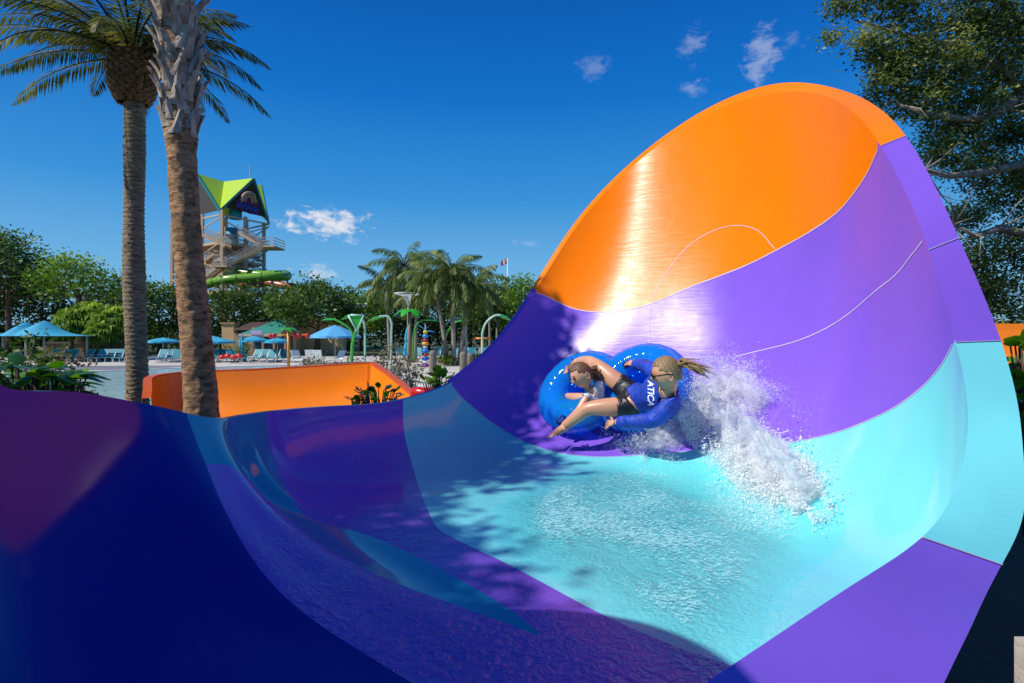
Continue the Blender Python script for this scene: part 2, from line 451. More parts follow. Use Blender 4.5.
def gelcoat(name, color, rough=.13, wet=0.0, coat=.1, spec=.3, streak=0.0):
    """painted fibreglass with faint waviness, water streaks and wear in the gloss"""
    m, nt, b = new_mat(name)
    tc = nd(nt, 'ShaderNodeTexCoord')
    n1 = nd(nt, 'ShaderNodeTexNoise', Scale=.8, Detail=5.0, Roughness=.6)
    n2 = nd(nt, 'ShaderNodeTexNoise', Scale=9.0, Detail=8.0, Roughness=.65)
    mp = nd(nt, 'ShaderNodeMapping'); mp.inputs['Scale'].default_value = (1.0, 1.0, .35)
    nt.links.new(tc.outputs['Object'], mp.inputs['Vector'])
    nt.links.new(mp.outputs[0], n1.inputs['Vector']); nt.links.new(tc.outputs['Object'], n2.inputs['Vector'])
    rp = ramp(nt, [(.3, [c * .9 for c in color]), (.7, [min(1, c * 1.08) for c in color])])
    nt.links.new(n1.outputs['Fac'], rp.inputs['Fac'])
    nt.links.new(rp.outputs['Color'], b.inputs['Base Color'])
    mr = nd(nt, 'ShaderNodeMapRange'); mr.inputs['From Min'].default_value = .35; mr.inputs['From Max'].default_value = .7
    mr.inputs['To Min'].default_value = rough * .9; mr.inputs['To Max'].default_value = rough * 1.15
    nt.links.new(n2.outputs['Fac'], mr.inputs['Value']); nt.links.new(mr.outputs[0], b.inputs['Roughness'])
    b.inputs['Specular IOR Level'].default_value = spec
    b.inputs['Coat Weight'].default_value = coat; b.inputs['Coat Roughness'].default_value = .05
    n3 = nd(nt, 'ShaderNodeTexNoise', Scale=1.6, Detail=3.0)
    nt.links.new(tc.outputs['Object'], n3.inputs['Vector'])
    bp = nd(nt, 'ShaderNodeBump', Strength=.10, Distance=.03)
    nt.links.new(n3.outputs['Fac'], bp.inputs['Height'])
    last = bp
    if streak:
        # runs of water: fine level ripples that break up the sun's glint
        m5 = nd(nt, 'ShaderNodeMapping'); m5.inputs['Scale'].default_value = (3, 3, 34); nt.links.new(tc.outputs['Object'], m5.inputs['Vector'])
        n6 = nd(nt, 'ShaderNodeTexNoise', Scale=1.0, Detail=4.0, Roughness=.6, Distortion=.5); nt.links.new(m5.outputs[0], n6.inputs['Vector'])
        b5 = nd(nt, 'ShaderNodeBump', Strength=streak, Distance=.05); nt.links.new(n6.outputs['Fac'], b5.inputs['Height']); nt.links.new(bp.outputs['Normal'], b5.inputs['Normal'])
        last = bp = b5
    if wet:
        # thin running water on the low parts only (below about half a metre over the floor)
        se = nd(nt, 'ShaderNodeSeparateXYZ'); nt.links.new(tc.outputs['Object'], se.inputs[0])
        lo = nd(nt, 'ShaderNodeMapRange'); lo.inputs['From Min'].default_value = 1.22; lo.inputs['From Max'].default_value = 1.55
        lo.inputs['To Min'].default_value = 1; lo.inputs['To Max'].default_value = 0
        nt.links.new(se.outputs['Z'], lo.inputs['Value'])
        n4 = nd(nt, 'ShaderNodeTexNoise', Scale=26.0, Detail=5.0, Distortion=1.2); nt.links.new(tc.outputs['Object'], n4.inputs['Vector'])
        n5 = nd(nt, 'ShaderNodeTexNoise', Scale=.9, Detail=3.0); nt.links.new(tc.outputs['Object'], n5.inputs['Vector'])
        r5 = ramp(nt, [(.42, 0.0), (.62, 1.0)]); nt.links.new(n5.outputs['Fac'], r5.inputs['Fac'])
        m1 = nd(nt, 'ShaderNodeMath', _operation='MULTIPLY'); nt.links.new(lo.outputs[0], m1.inputs[0]); nt.links.new(r5.outputs['Color'], m1.inputs[1])
        m2 = nd(nt, 'ShaderNodeMath', _operation='MULTIPLY'); nt.links.new(m1.outputs[0], m2.inputs[0]); nt.links.new(n4.outputs['Fac'], m2.inputs[1])
        b2 = nd(nt, 'ShaderNodeBump', Strength=wet, Distance=.05)
        nt.links.new(m2.outputs[0], b2.inputs['Height']); nt.links.new(bp.outputs['Normal'], b2.inputs['Normal'])
        last = b2
    nt.links.new(last.outputs['Normal'], b.inputs['Normal'])
    return m

def make_slide():
    root = empty('water_slide', (0, 0, 0))
    tag(root, 'huge water slide bowl with a curling orange, purple and aqua wave wall', 'water slide')
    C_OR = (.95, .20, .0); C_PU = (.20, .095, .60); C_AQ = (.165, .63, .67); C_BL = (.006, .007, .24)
    M = dict(orange=gelcoat('orange gelcoat', C_OR, rough=.26, streak=.035, spec=.16, coat=.05), purple=gelcoat('purple gelcoat', C_PU, rough=.24, streak=.03, spec=.16, coat=.03), aqua=gelcoat('aqua gelcoat', C_AQ, wet=.25),
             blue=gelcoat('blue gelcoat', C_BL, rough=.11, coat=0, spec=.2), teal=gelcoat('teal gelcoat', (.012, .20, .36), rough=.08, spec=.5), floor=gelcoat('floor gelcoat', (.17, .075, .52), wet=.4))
    M['gloss'] = gelcoat('glossy purple rim', C_PU, rough=.05, coat=.5, spec=.5)
    build_bowl(M, root)
    seal = basic('joint sealant', (.58, .50, .68), rough=.5)
    for nm, w in (('orange', .008), ('wave', .005), ('rib', .007), ('joint', .005), ('arch', .005)):
        seam_strip('panel_seam', catmull(JOINT[nm], 8), seal, root, w=w)
    # open edge: a flat flange that widens down the right side, with a turned-down lip
    q = np.linspace(arc[16], arc[36], 360)
    rim = spline(arc, rim_c, np.linspace(arc[0], arc[-1], NA))
    inner = np.array([np.array(surf(a, 2.0)[0]) for a in q])
    out = spline(arc[16:37], OUT_C, q) * SC; out[:, 2] += CAMZ
    def flange(name, a0, a1, mat, lab):
        sel = np.arange(int(np.argmin(abs(q - a0))), int(np.argmin(abs(q - a1))) + 1)
        V = []; Fc = []
        for k, i in enumerate(sel):
            d = Vector(out[min(i + 1, len(q) - 1)] - out[max(i - 1, 0)]).normalized()
            w = Vector(out[i] - inner[i]); n = w.cross(d).normalized()
            if n.y < 0: n = -n
            V += [Vector(inner[i]), Vector(inner[i]).lerp(Vector(out[i]), .5), Vector(out[i]), Vector(out[i]) + n * .07]
            if k:
                b = 4 * k
                for e in range(3): Fc.append((b - 4 + e, b - 3 + e, b + 1 + e, b + e))
        MB().add(V, Fc).build(name, mat, root, label=lab)
    a_or = arc[25]; a_pu = arc[28]; a_aq = arc[32]
    flange('rim_flange', arc[16], arc[18], M['purple'], 'purple rim edge at the left of the wave')
    flange('rim_flange', arc[18], a_or, M['orange'], 'orange rim edge over the top of the wave')
    flange('rim_flange', a_or, a_pu, M['purple'], 'purple rim face down the right of the wave')
    flange('rim_flange', a_pu, a_aq, M['aqua'], 'aqua rim face at the lower right')
    flange('rim_flange', a_aq, arc[36], M['gloss'], 'purple rim face nearest the camera')
    # rolled lip along the rest of the rim
    m = MB(); V = []; Fc = []
    qs = np.linspace(arc[0], arc[16], 200)
    for k, a in enumerate(qs):
        p, n = surf(a, 2.0); p2, _ = surf(a, 1.97)
        o = Vector((-n.x, -n.y, 0)).normalized()
        if k == 0: oo = o
        V += [p, p + o * .035 + Vector((0, 0, .002)), p + o * .037 + Vector((0, 0, -.10))]
        if k: b = 3 * k; Fc += [(b - 3, b - 2, b + 1, b), (b - 2, b - 1, b + 2, b + 1)]
    m.add(V, Fc).build('rim_lip', M['blue'], root)
    for a in (a_or, a_pu, arc[27], a_aq):
        i = int(np.argmin(abs(q - a))); p, w = Vector(inner[i]), Vector(out[i])
        nn = (w - p).cross(Vector(inner[min(i+1,359)] - inner[max(i-1,0)])).normalized()
        if nn.y > 0: nn = -nn
        MB().bar(p + nn * .002, w + nn * .002, .008, .003).build('panel_seam', seal, root)
    return root, M
SLIDE, SLIDE_M = make_slide()
# ------------------------------------------------------------------ the riders and their tube
from mathutils import noise as _mn
def mnoise2(p): return _mn.noise(Vector(p))
RC = Vector((.915, 4.87, 1.645)); RN = Vector((-.56, -.56, .61)).normalized()
RX = Vector((1.46 - .35, 4.42 - 5.32, .18)); RX = (RX - RN * RX.dot(RN)).normalized(); RY = RN.cross(RX)
RM = Matrix((RX, RY, RN)).transposed()
def rid(u, v, z):
    """pixel -> local point at height z above the slide wall, in the tube's own frame"""
    o = Vector((0, 0, CAMZ)); d = Vector(((u - 512) / F, 1, (HOR - v) / F))
    k = ((RC + RN * z) - o).dot(RN) / d.dot(RN)
    return RM.transposed() @ (o + d * k - RC)

def skin_mesh(J, E, levels=2, root=None):
    """grow a continuous skin over joints J {name: (point, radius)} along edges E"""
    names = list(J); ix = {n: i for i, n in enumerate(names)}
    me = bpy.data.meshes.new('tmp'); me.from_pydata([tuple(J[n][0]) for n in names], [(ix[a], ix[b]) for a, b in E], [])
    ob = bpy.data.objects.new('tmp', me); col.objects.link(ob)
    ob.modifiers.new('s', 'SKIN').use_smooth_shade = True
    sv = me.skin_vertices[0].data
    for n in names:
        r = J[n][1]; sv[ix[n]].radius = r if hasattr(r, '__len__') else (r, r); sv[ix[n]].use_root = (n == (root or names[0]))
    ss = ob.modifiers.new('u', 'SUBSURF'); ss.levels = levels; ss.render_levels = levels
    dg = bpy.context.evaluated_depsgraph_get(); dg.update()
    m2 = bpy.data.meshes.new_from_object(ob.evaluated_get(dg))
    V = [v.co.copy() for v in m2.vertices]; Fc = [tuple(p.vertices) for p in m2.polygons]
    bpy.data.objects.remove(ob); bpy.data.meshes.remove(m2); bpy.data.meshes.remove(me)
    return V, Fc

def hand_into(mb, wrist, dirv, nrm, size=.17, curl=.5, thumb=1, r=.0085):
    """palm and five bent fingers; dirv along the hand, nrm out of its back"""
    d = Vector(dirv).normalized(); n = Vector(nrm); n = (n - d * n.dot(d)).normalized(); s = d.cross(n)
    w = Vector(wrist)
    J = {'w': (w, (size * .15, size * .11)), 'p1': (w + d * size * .22, (size * .2, size * .1)), 'p2': (w + d * size * .45, (size * .22, size * .085))}
    mb.add(*skin_mesh(J, [('w', 'p1'), ('p1', 'p2')], 2))
    for k, (off, L) in enumerate(((-.17, .36), (-.06, .44), (.06, .42), (.165, .33))):
        b = w + d * size * .38 + s * off * size
        a = curl * .5; p = [b]; dd = d
        for q, fr in enumerate((.42, .32, .26)):
            dd = (d * math.cos(a) - n * math.sin(a) + s * off * .5).normalized(); p.append(p[-1] + dd * L * size * (fr + (.25 if q == 0 else 0))); a += curl
        J = {i: (q_, r * (1 - .12 * i)) for i, q_ in enumerate(p)}
        mb.add(*skin_mesh(J, [(0, 1), (1, 2), (2, 3)], 1))
    b = w + d * size * .15 + s * thumb * size * .13
    p = [b, b + (d * .6 + s * thumb * .7 - n * .1).normalized() * size * .22, b + (d * .75 + s * thumb * .6 - n * .25).normalized() * size * .42]
    mb.add(*skin_mesh({i: (q_, r * (1.25 - .15 * i)) for i, q_ in enumerate(p)}, [(0, 1), (1, 2)], 1))

def foot_into(mb, ankle, dirv, up, size=.22):
    """heel, arch and five toes"""
    d = Vector(dirv).normalized(); n = Vector(up); n = (n - d * n.dot(d)).normalized(); s = d.cross(n); a = Vector(ankle)
    J = {'h': (a - d * size * .17 - n * size * .12, size * .15), 'm': (a + d * size * .2 - n * size * .1, (size * .17, size * .16)), 'b': (a + d * size * .52 - n * size * .2, (size * .2, size * .10)), 'a': (a, size * .16)}
    mb.add(*skin_mesh(J, [('a', 'h'), ('a', 'm'), ('m', 'b')], 2))
    for k in range(5):
        off = (k - 2) * .085 * size; L = size * (.26 - .03 * k)
        b = a + d * size * .55 - n * size * .21 + s * off
        mb.add(*skin_mesh({0: (b, size * .05), 1: (b + d * L, size * (.05 if k == 0 else .038))}, [(0, 1)], 1))

def garment(J, E, allow, add, name, mat, parent, wrinkle=.006):
    """cloth that follows the body: the part of its skin nearest the allowed bones, moved outwards"""
    V, Fc = skin_mesh(J, E, 3)
    me = bpy.data.meshes.new('tmp'); me.from_pydata(V, [], Fc); me.update()
    N = [Vector(v.normal) for v in me.vertices]; bpy.data.meshes.remove(me)
    ok = []
    for v in V:
        best = 1e9; hit = None
        for a, b in E:
            pa, pb = J[a][0], J[b][0]; ra = J[a][1] if not hasattr(J[a][1], '__len__') else sum(J[a][1]) / 2; rb = J[b][1] if not hasattr(J[b][1], '__len__') else sum(J[b][1]) / 2
            d = pb - pa; t = max(0, min(1, (v - pa).dot(d) / d.length_squared)); q = (v - pa - d * t).length - (ra + (rb - ra) * t)
            if q < best: best = q; hit = (a, b, (v - pa).dot(d) / d.length_squared)
        r = allow.get(hit[:2]); ok.append(r is not None and r[0] <= hit[2] <= r[1])
    used = sorted({i for f in Fc if all(ok[k] for k in f) for i in f}); mp = {u: n for n, u in enumerate(used)}
    W = [V[i] + N[i] * (add + wrinkle * mnoise2(V[i] * 24)) for i in used]
    mb = MB(); mb.add(W, [tuple(mp[k] for k in f) for f in Fc if all(ok[k] for k in f)])
    o = mb.build(name, mat, parent, smooth=True)
    sd = o.modifiers.new('thickness', 'SOLIDIFY'); sd.thickness = .006; sd.offset = -1
    return o, mb
def ears_into(mb, c, ax, h):
    f, r, u = ax
    for s in (-1, 1):
        V = []; n = 10
        for i in range(n):
            a = 2 * math.pi * i / n; V.append(Vector(c) + (r * s * (.375 + .02 * math.cos(a)) - f * (.06 + .07 * math.cos(a)) + u * (-.08 + .13 * math.sin(a))) * h)
        mb.tube(V, .022 * h, 6, closed=True); mb.add(V + [Vector(c) + (r * s * .36 - f * .04 - u * .08) * h], [(k, (k + 1) % n, n) for k in range(n)])

def head_shape(c, fwd, up, h, female=True):
    """a face-bearing head of height h centred at c; returns vertices, faces and the three axes"""
    f = Vector(fwd).normalized(); u = Vector(up); u = (u - f * u.dot(f)).normalized(); r = f.cross(u)
    V = []; Fc = []; nu, nv = 36, 28
    for i in range(nv + 1):
        th = math.pi * i / nv
        for k in range(nu):
            ph = 2 * math.pi * k / nu
            x = math.sin(th) * math.cos(ph); y = math.sin(th) * math.sin(ph); z = math.cos(th)   # x forward, y right, z up
            wy = .36 * (1 - .22 * max(0, -z) ** 1.4); wx = .44 * (1 - .10 * max(0, -z))
            X, Y, Z = x * wx, y * wy, z * .5
            if x > .2:      # face relief
                g = lambda a0, z0, sa, sz: math.exp(-((y - a0) / sa) ** 2 - ((z - z0) / sz) ** 2)
                X += .095 * g(0, -.22, .13, .16) + .05 * g(0, .0, .09, .22) - .05 * (g(.34, .06, .17, .12) + g(-.34, .06, .17, .12)) \
                   + .035 * g(0, -.5, .22, .05) - .025 * g(0, -.56, .25, .03) + .03 * g(0, -.62, .2, .05) + .05 * g(0, -.86, .3, .16) + .02 * (g(.34, .2, .25, .07) + g(-.34, .2, .25, .07)) \
                   + .022 * (g(.34, .06, .1, .07) + g(-.34, .06, .1, .07)) - .02 * g(0, -.36, .2, .05)
            if z < -.35 and x < 0: X *= .86
            if abs(y) > .8 and -.35 < z < .12 and -.5 < x < .15: Y += .06 * math.copysign(1, y) * math.exp(-((z + .1) / .16) ** 2 - ((x + .15) / .15) ** 2)
            V.append(Vector(c) + (f * X + r * Y + u * Z) * h)
    for i in range(nv):
        for k in range(nu):
            k2 = (k + 1) % nu; Fc.append((i * nu + k, (i + 1) * nu + k, (i + 1) * nu + k2, i * nu + k2))
    return V, Fc, (f, r, u)

def hair_cap(c, ax, h, line=.30, thick=1.07):
    """hair shell over skull and nape with strand ridges"""
    f, r, u = ax; V = []; Fc = []; nu, nv = 72, 22
    for i in range(nv + 1):
        for k in range(nu):
            ph = 2 * math.pi * k / nu; x = math.cos(ph)
            lim = math.pi * (.40 if x > .25 else .40 + .28 * min(1, (.25 - x) / .9))      # short in front, down to the nape behind
            if x > .55: lim = math.pi * .30
            th = lim * i / nv
            rid_ = 1 + .018 * math.sin(ph * 17 + i * .35) + .012 * math.sin(ph * 31 - i * .6)
            if i == nv: rid_ *= .95
            X = math.sin(th) * x * .445; Y = math.sin(th) * math.sin(ph) * .37; Z = math.cos(th) * .505
            V.append(Vector(c) + (f * X + r * Y + u * Z) * h * thick * rid_)
    for i in range(nv):
        for k in range(nu):
            k2 = (k + 1) % nu; Fc.append((i * nu + k, (i + 1) * nu + k, (i + 1) * nu + k2, i * nu + k2))
    return V, Fc

def skin_mat(name, color):
    m, nt, b = new_mat(name)
    tc = nd(nt, 'ShaderNodeTexCoord'); n = nd(nt, 'ShaderNodeTexNoise', Scale=9.0, Detail=6.0)
    nt.links.new(tc.outputs['Object'], n.inputs['Vector'])
    rp = ramp(nt, [(.3, [color[0] * .86, color[1] * .78, color[2] * .74]), (.7, color)]); nt.links.new(n.outputs['Fac'], rp.inputs['Fac'])
    nt.links.new(rp.outputs['Color'], b.inputs['Base Color']); b.inputs['Roughness'].default_value = .38
    b.inputs['Subsurface Weight'].default_value = .12; b.inputs['Subsurface Radius'].default_value = (.012, .005, .003); b.inputs['Subsurface Scale'].default_value = .6
    return m

def hair_mat(name, dark, light):
    m, nt, b = new_mat(name)
    tc = nd(nt, 'ShaderNodeTexCoord'); mp = nd(nt, 'ShaderNodeMapping'); mp.inputs['Scale'].default_value = (30, 110, 160)
    n = nd(nt, 'ShaderNodeTexNoise', Scale=1.6, Detail=5.0); nt.links.new(tc.outputs['Object'], mp.inputs['Vector']); nt.links.new(mp.outputs[0], n.inputs['Vector'])
    rp = ramp(nt, [(.2, dark), (.75, light)]); nt.links.new(n.outputs['Fac'], rp.inputs['Fac']); nt.links.new(rp.outputs['Color'], b.inputs['Base Color'])
    b.inputs['Roughness'].default_value = .42
    bp = nd(nt, 'ShaderNodeBump', Strength=.5, Distance=.01); nt.links.new(n.outputs['Fac'], bp.inputs['Height']); nt.links.new(bp.outputs['Normal'], b.inputs['Normal'])
    return m

def cloth_mat(name, color, rough=.7):
    m, nt, b = new_mat(name)
    tc = nd(nt, 'ShaderNodeTexCoord'); n = nd(nt, 'ShaderNodeTexNoise', Scale=11.0, Detail=3.0, Distortion=1.0); nt.links.new(tc.outputs['Object'], n.inputs['Vector'])
    rp = ramp(nt, [(.3, [c * .7 for c in color]), (.7, [min(1, c * 1.15) for c in color])]); nt.links.new(n.outputs['Fac'], rp.inputs['Fac']); nt.links.new(rp.outputs['Color'], b.inputs['Base Color'])
    b.inputs['Roughness'].default_value = rough
    bp = nd(nt, 'ShaderNodeBump', Strength=.6, Distance=.03); nt.links.new(n.outputs['Fac'], bp.inputs['Height']); nt.links.new(bp.outputs['Normal'], b.inputs['Normal'])
    return m

def vinyl(name, color, trans=.45):
    m, nt, b = new_mat(name)
    b.inputs['Base Color'].default_value = c4(color); b.inputs['Roughness'].default_value = .07
    b.inputs['Coat Weight'].default_value = .5; b.inputs['Coat Roughness'].default_value = .03
    tc = nd(nt, 'ShaderNodeTexCoord'); n = nd(nt, 'ShaderNodeTexNoise', Scale=7.0, Detail=3.0); nt.links.new(tc.outputs['Object'], n.inputs['Vector'])
    bp = nd(nt, 'ShaderNodeBump', Strength=.35, Distance=.03); nt.links.new(n.outputs['Fac'], bp.inputs['Height']); nt.links.new(bp.outputs['Normal'], b.inputs['Normal'])
    tr = nd(nt, 'ShaderNodeBsdfTransparent'); tr.inputs[0].default_value = (.12, .5, .95, 1)
    mx = nd(nt, 'ShaderNodeMixShader'); mx.inputs[0].default_value = trans
    out = nt.nodes['Material Output']; nt.links.new(b.outputs[0], mx.inputs[1]); nt.links.new(tr.outputs[0], mx.inputs[2]); nt.links.new(mx.outputs[0], out.inputs['Surface'])
    return m

def rider_root(name, label, cat):
    e = empty(name); e.matrix_world = Matrix.Translation(RC) @ RM.to_4x4(); return tag(e, label, cat)

def make_tube():
    root = rider_root('inflatable_tube', 'clear blue inflatable double tube carrying the two riders up the purple wall', 'inflatable tube')
    vin = vinyl('blue vinyl', (.008, .30, .86), .5); dk = basic('blue webbing', (.01, .03, .22), rough=.6)
    for sx, nm, rr in ((-.285, 'front_ring', .255), (.275, 'rear_ring', .255)):
        V = []; Fc = []; nu, nv = 168, 20
        for i in range(nu):
            a = 2 * math.pi * i / nu
            cell = abs(math.sin(a * 12))
            r = .150 * (.975 + .025 * cell ** .6) + .004 * mnoise2((a * 3.0, sx * 9, .5))
            for k in range(nv):
                b = 2 * math.pi * k / nv
                R_ = rr + r * math.cos(b) * (1.0)
                V.append((sx + R_ * math.cos(a) * 1.04, R_ * math.sin(a) * 1.0, .165 + r * math.sin(b)))
        for i in range(nu):
            for k in range(nv):
                i2 = (i + 1) % nu; k2 = (k + 1) % nv; Fc.append((i * nv + k, i2 * nv + k, i2 * nv + k2, i * nv + k2))
        o = MB().add(V, Fc).build(nm, vin, root, smooth=True)
        # floor membrane of the ring
        V = [(sx, 0, .07)] + [(sx + rr * math.cos(a) * .95, rr * math.sin(a) * .95, .075 + .012 * math.sin(5 * a)) for a in [2 * math.pi * k / 40 for k in range(40)]]
        MB().add(V, [(0, 1 + k, 1 + (k + 1) % 40) for k in range(40)]).build('floor_sheet', vin, root, smooth=True)
    # grab handles: a patch and a webbing loop
    for (u, v, ang) in ((628, 364, .5), (606, 430, -.4), (561, 420, .9), (575, 362, -.7)):
        p = rid(u, v, .30); t = Vector((math.cos(ang), math.sin(ang), 0))
        m = MB(); m.box(p + Vector((0, 0, -.012)), (.09, .035, .008), Matrix.Rotation(ang, 3, 'Z'))
        m.tube([p - t * .04, p - t * .03 + Vector((0, 0, .03)), p + t * .03 + Vector((0, 0, .03)), p + t * .04], .008, 8)
        m.build('grab_handle', dk, root, smooth=True)
    return root

def limb(*pts): return pts

def make_woman():
    root = rider_root('person', 'woman in a blue long-sleeved rash shirt reclining in the tube, ponytail flying', 'person')
    sk = skin_mat('tanned skin', (.66, .35, .21))
    Z = lambda u, v, z: rid(u, v, z)
    J = {
     'pelvis': (Z(633, 399, .26), (.095, .085)), 'waist': (Z(645, 397, .33), (.085, .078)), 'chest': (Z(659, 394, .42), (.115, .10)), 'collar': (Z(668, 388, .50), (.085, .075)),
     'neck': (Z(671, 382, .55), .052), 'skull': (Z(670, 375, .60), .06),
     'hipL': (Z(627, 389, .29), .08), 'thL': (Z(614, 380, .36), .082), 'kneeL': (Z(600, 367, .43), .058), 'shL': (Z(589, 361, .40), .053), 'ankL': (Z(577, 361, .36), .036),
     'hipR': (Z(628, 407, .30), .08), 'thR': (Z(611, 407, .37), .082), 'kneeR': (Z(589, 408, .43), .058), 'shR': (Z(578, 416, .41), .055), 'ankR': (Z(564, 427, .36), .036),
     'shoL': (Z(659, 374, .45), .062), 'elL': (Z(646, 366, .41), .044), 'wrL': (Z(634, 364, .36), .030),
     'shoR': (Z(674, 404, .44), .066), 'elR': (Z(652, 421, .41), .048), 'wrR': (Z(615, 422, .37), .031),
    }
    E = [('pelvis', 'waist'), ('waist', 'chest'), ('chest', 'collar'), ('collar', 'neck'), ('neck', 'skull'),
         ('pelvis', 'hipL'), ('hipL', 'thL'), ('thL', 'kneeL'), ('kneeL', 'shL'), ('shL', 'ankL'),
         ('pelvis', 'hipR'), ('hipR', 'thR'), ('thR', 'kneeR'), ('kneeR', 'shR'), ('shR', 'ankR'),
         ('chest', 'shoL'), ('shoL', 'elL'), ('elL', 'wrL'), ('chest', 'shoR'), ('shoR', 'elR'), ('elR', 'wrR')]
    mb = MB(); mb.add(*skin_mesh(J, E, 2))
    hand_into(mb, J['wrL'][0], Z(624, 361, .34) - J['wrL'][0], (.1, .2, 1), .15, .55, thumb=1)
    hand_into(mb, J['wrR'][0], Z(603, 425, .34) - J['wrR'][0], (.1, -.1, 1), .155, .5, thumb=1)
    foot_into(mb, J['ankR'][0], Z(549, 430, .35) - J['ankR'][0], (-.25, .3, 1), .21)
    foot_into(mb, J['ankL'][0], Z(566, 366, .36) - J['ankL'][0], (0, 0, 1), .2)
    hc = Z(667, 373, .63)
    fwd = Z(645, 378, .67) - hc; up = Z(668, 357, .70) - hc
    V, Fc, ax = head_shape(hc, fwd, up, 0.222); mb.add(V, Fc); ears_into(mb, hc, ax, 0.222)
    mb.build('body', sk, root, smooth=True)
    f, r, u = ax; h = 0.222
    hm = hair_mat('dark blond hair', (.085, .045, .016), (.40, .27, .12))
    m = MB(); m.add(*hair_cap(hc, ax, h, thick=1.055))
    base = hc - f * h * .46 + u * h * .18
    tip = Z(708, 372, .66)
    m.tube([base + f * .02, base - f * .012], .026, 10)
    for s in range(46):
        a = rng.normal(0, 1, 3) * .011; b = rng.normal(0, 1, 3) * .026
        tipj = tip + Vector(b) + (tip - base) * rng.uniform(-.35, .08)
        midp = base.lerp(tipj, .45) + Vector((0, .012, .02)) + Vector(rng.normal(0, 1, 3) * .012)
        m.tube([base + Vector(a) * .6, base.lerp(midp, .5) + Vector(a) * 1.2 + Vector((0, .004, .008)), midp, midp.lerp(tipj, .55) + Vector((0, 0, .004)), tipj], [.006, .007, .006, .004, .0012], 5)
    m.build('hair', hm, root, smooth=True)
    MB().lathe([(.014, -.006), (.026, -.006), (.028, 0), (.026, .006), (.014, .006)], base - f * .008, 14, (-f).to_track_quat('Z', 'Y').to_matrix()).build('hair_tie', basic('hair tie', (.02, .02, .03)), root, smooth=True)
    # sunglasses
    gm = basic('sunglass frame', (.012, .011, .012), rough=.15); g = empty('sunglasses'); g.parent = root
    for s in (-1, 1):
        cc = hc + (f * .462 + r * .155 * s + u * .035) * h
        Mx = Matrix((r * s, u, f)).transposed()
        Vv = [cc + Mx @ Vector((.165 * h * math.cos(t) * (1.1), .125 * h * math.sin(t), -.05 * h * math.cos(t) ** 2 * (1 if math.cos(t) > 0 else 0))) for t in [2 * math.pi * k / 18 for k in range(18)]]
        MB().add(Vv + [cc + f * h * .02], [(k, (k + 1) % 18, 18) for k in range(18)]).build('lens', gm, g, smooth=True)
        MB().tube([cc + r * s * .13 * h, cc + (r * s * 0.222 - f * .12) * h, cc + (r * s * .385 - f * .45) * h, cc + (r * s * .36 - f * .62 - u * .06) * h], .006, 6).build('temple_arm', gm, g)
    MB().tube([hc + (f * .475 - r * .05 + u * .045) * h, hc + (f * .50 + u * .05) * h, hc + (f * .475 + r * .05 + u * .045) * h], .003, 6).build('bridge', gm, g)
    MB().tube([hc + (f * .462 - r * .075 - u * .262) * h, hc + (f * .475 - u * .268) * h, hc + (f * .462 + r * .075 - u * .262) * h], [.002, .0055, .002], 8).build('lips', basic('lips', (.42, .10, .09)), root, smooth=True)
    so, shirt = garment(J, E, {('pelvis', 'waist'): (.1, 9), ('waist', 'chest'): (-9, 9), ('chest', 'collar'): (-9, .95), ('chest', 'shoL'): (-9, 9), ('shoL', 'elL'): (-9, 9), ('elL', 'wrL'): (-9, .9),
                        ('chest', 'shoR'): (-9, 9), ('shoR', 'elR'): (-9, 9), ('elR', 'wrR'): (-9, .88)}, .012, 'rash_shirt', cloth_mat('royal blue jersey', (.008, .05, .42), .55), root)
    garment(J, E, {('pelvis', 'waist'): (-9, .7), ('pelvis', 'hipL'): (-9, 9), ('hipL', 'thL'): (-9, .75), ('pelvis', 'hipR'): (-9, 9), ('hipR', 'thR'): (-9, .75)}, .009, 'shorts', cloth_mat('black board shorts', (.012, .012, .014), .45), root)
    # white lettering down the chest
    cu = bpy.data.curves.new('lettering', 'FONT'); cu.body = 'ATICA'; cu.size = .062; cu.shear = .25; cu.align_x = 'CENTER'; cu.align_y = 'CENTER'; cu.offset = .0015
    to = bpy.data.objects.new('lettering', cu); col.objects.link(to)
    dg = bpy.context.evaluated_depsgraph_get(); dg.update(); tm = bpy.data.meshes.new_from_object(to.evaluated_get(dg)); bpy.data.objects.remove(to)
    from mathutils.bvhtree import BVHTree
    bv = BVHTree.FromPolygons([Vector(v) for v in shirt.v], shirt.f)
    ctr = Z(650.5, 393, .55); dx = (Z(651, 404, .55) - Z(651, 382, .55)).normalized()
    tc_ = RM.transposed() @ (Vector((0, 0, CAMZ)) - RC) - ctr; tc_.normalize(); dx = (dx - tc_ * dx.dot(tc_)).normalized(); dy = tc_.cross(dx)
    bmh = bmesh.new(); bmh.from_mesh(tm); bmesh.ops.triangulate(bmh, faces=bmh.faces); bmesh.ops.subdivide_edges(bmh, edges=bmh.edges, cuts=2, use_grid_fill=True)
    for v in bmh.verts:
        p = ctr + dx * v.co.x + dy * v.co.y
        hit = bv.ray_cast(p + tc_ * .4, -tc_)
        v.co = (hit[0] + tc_ * .006) if hit[0] else p
    bmh.to_mesh(tm); bmh.free()
    tm.materials.clear(); tm.materials.append(basic('white print', (.82, .84, .88), rough=.5))
    lo = bpy.data.objects.new('lettering', tm); col.objects.link(lo); lo.parent = so
    return root

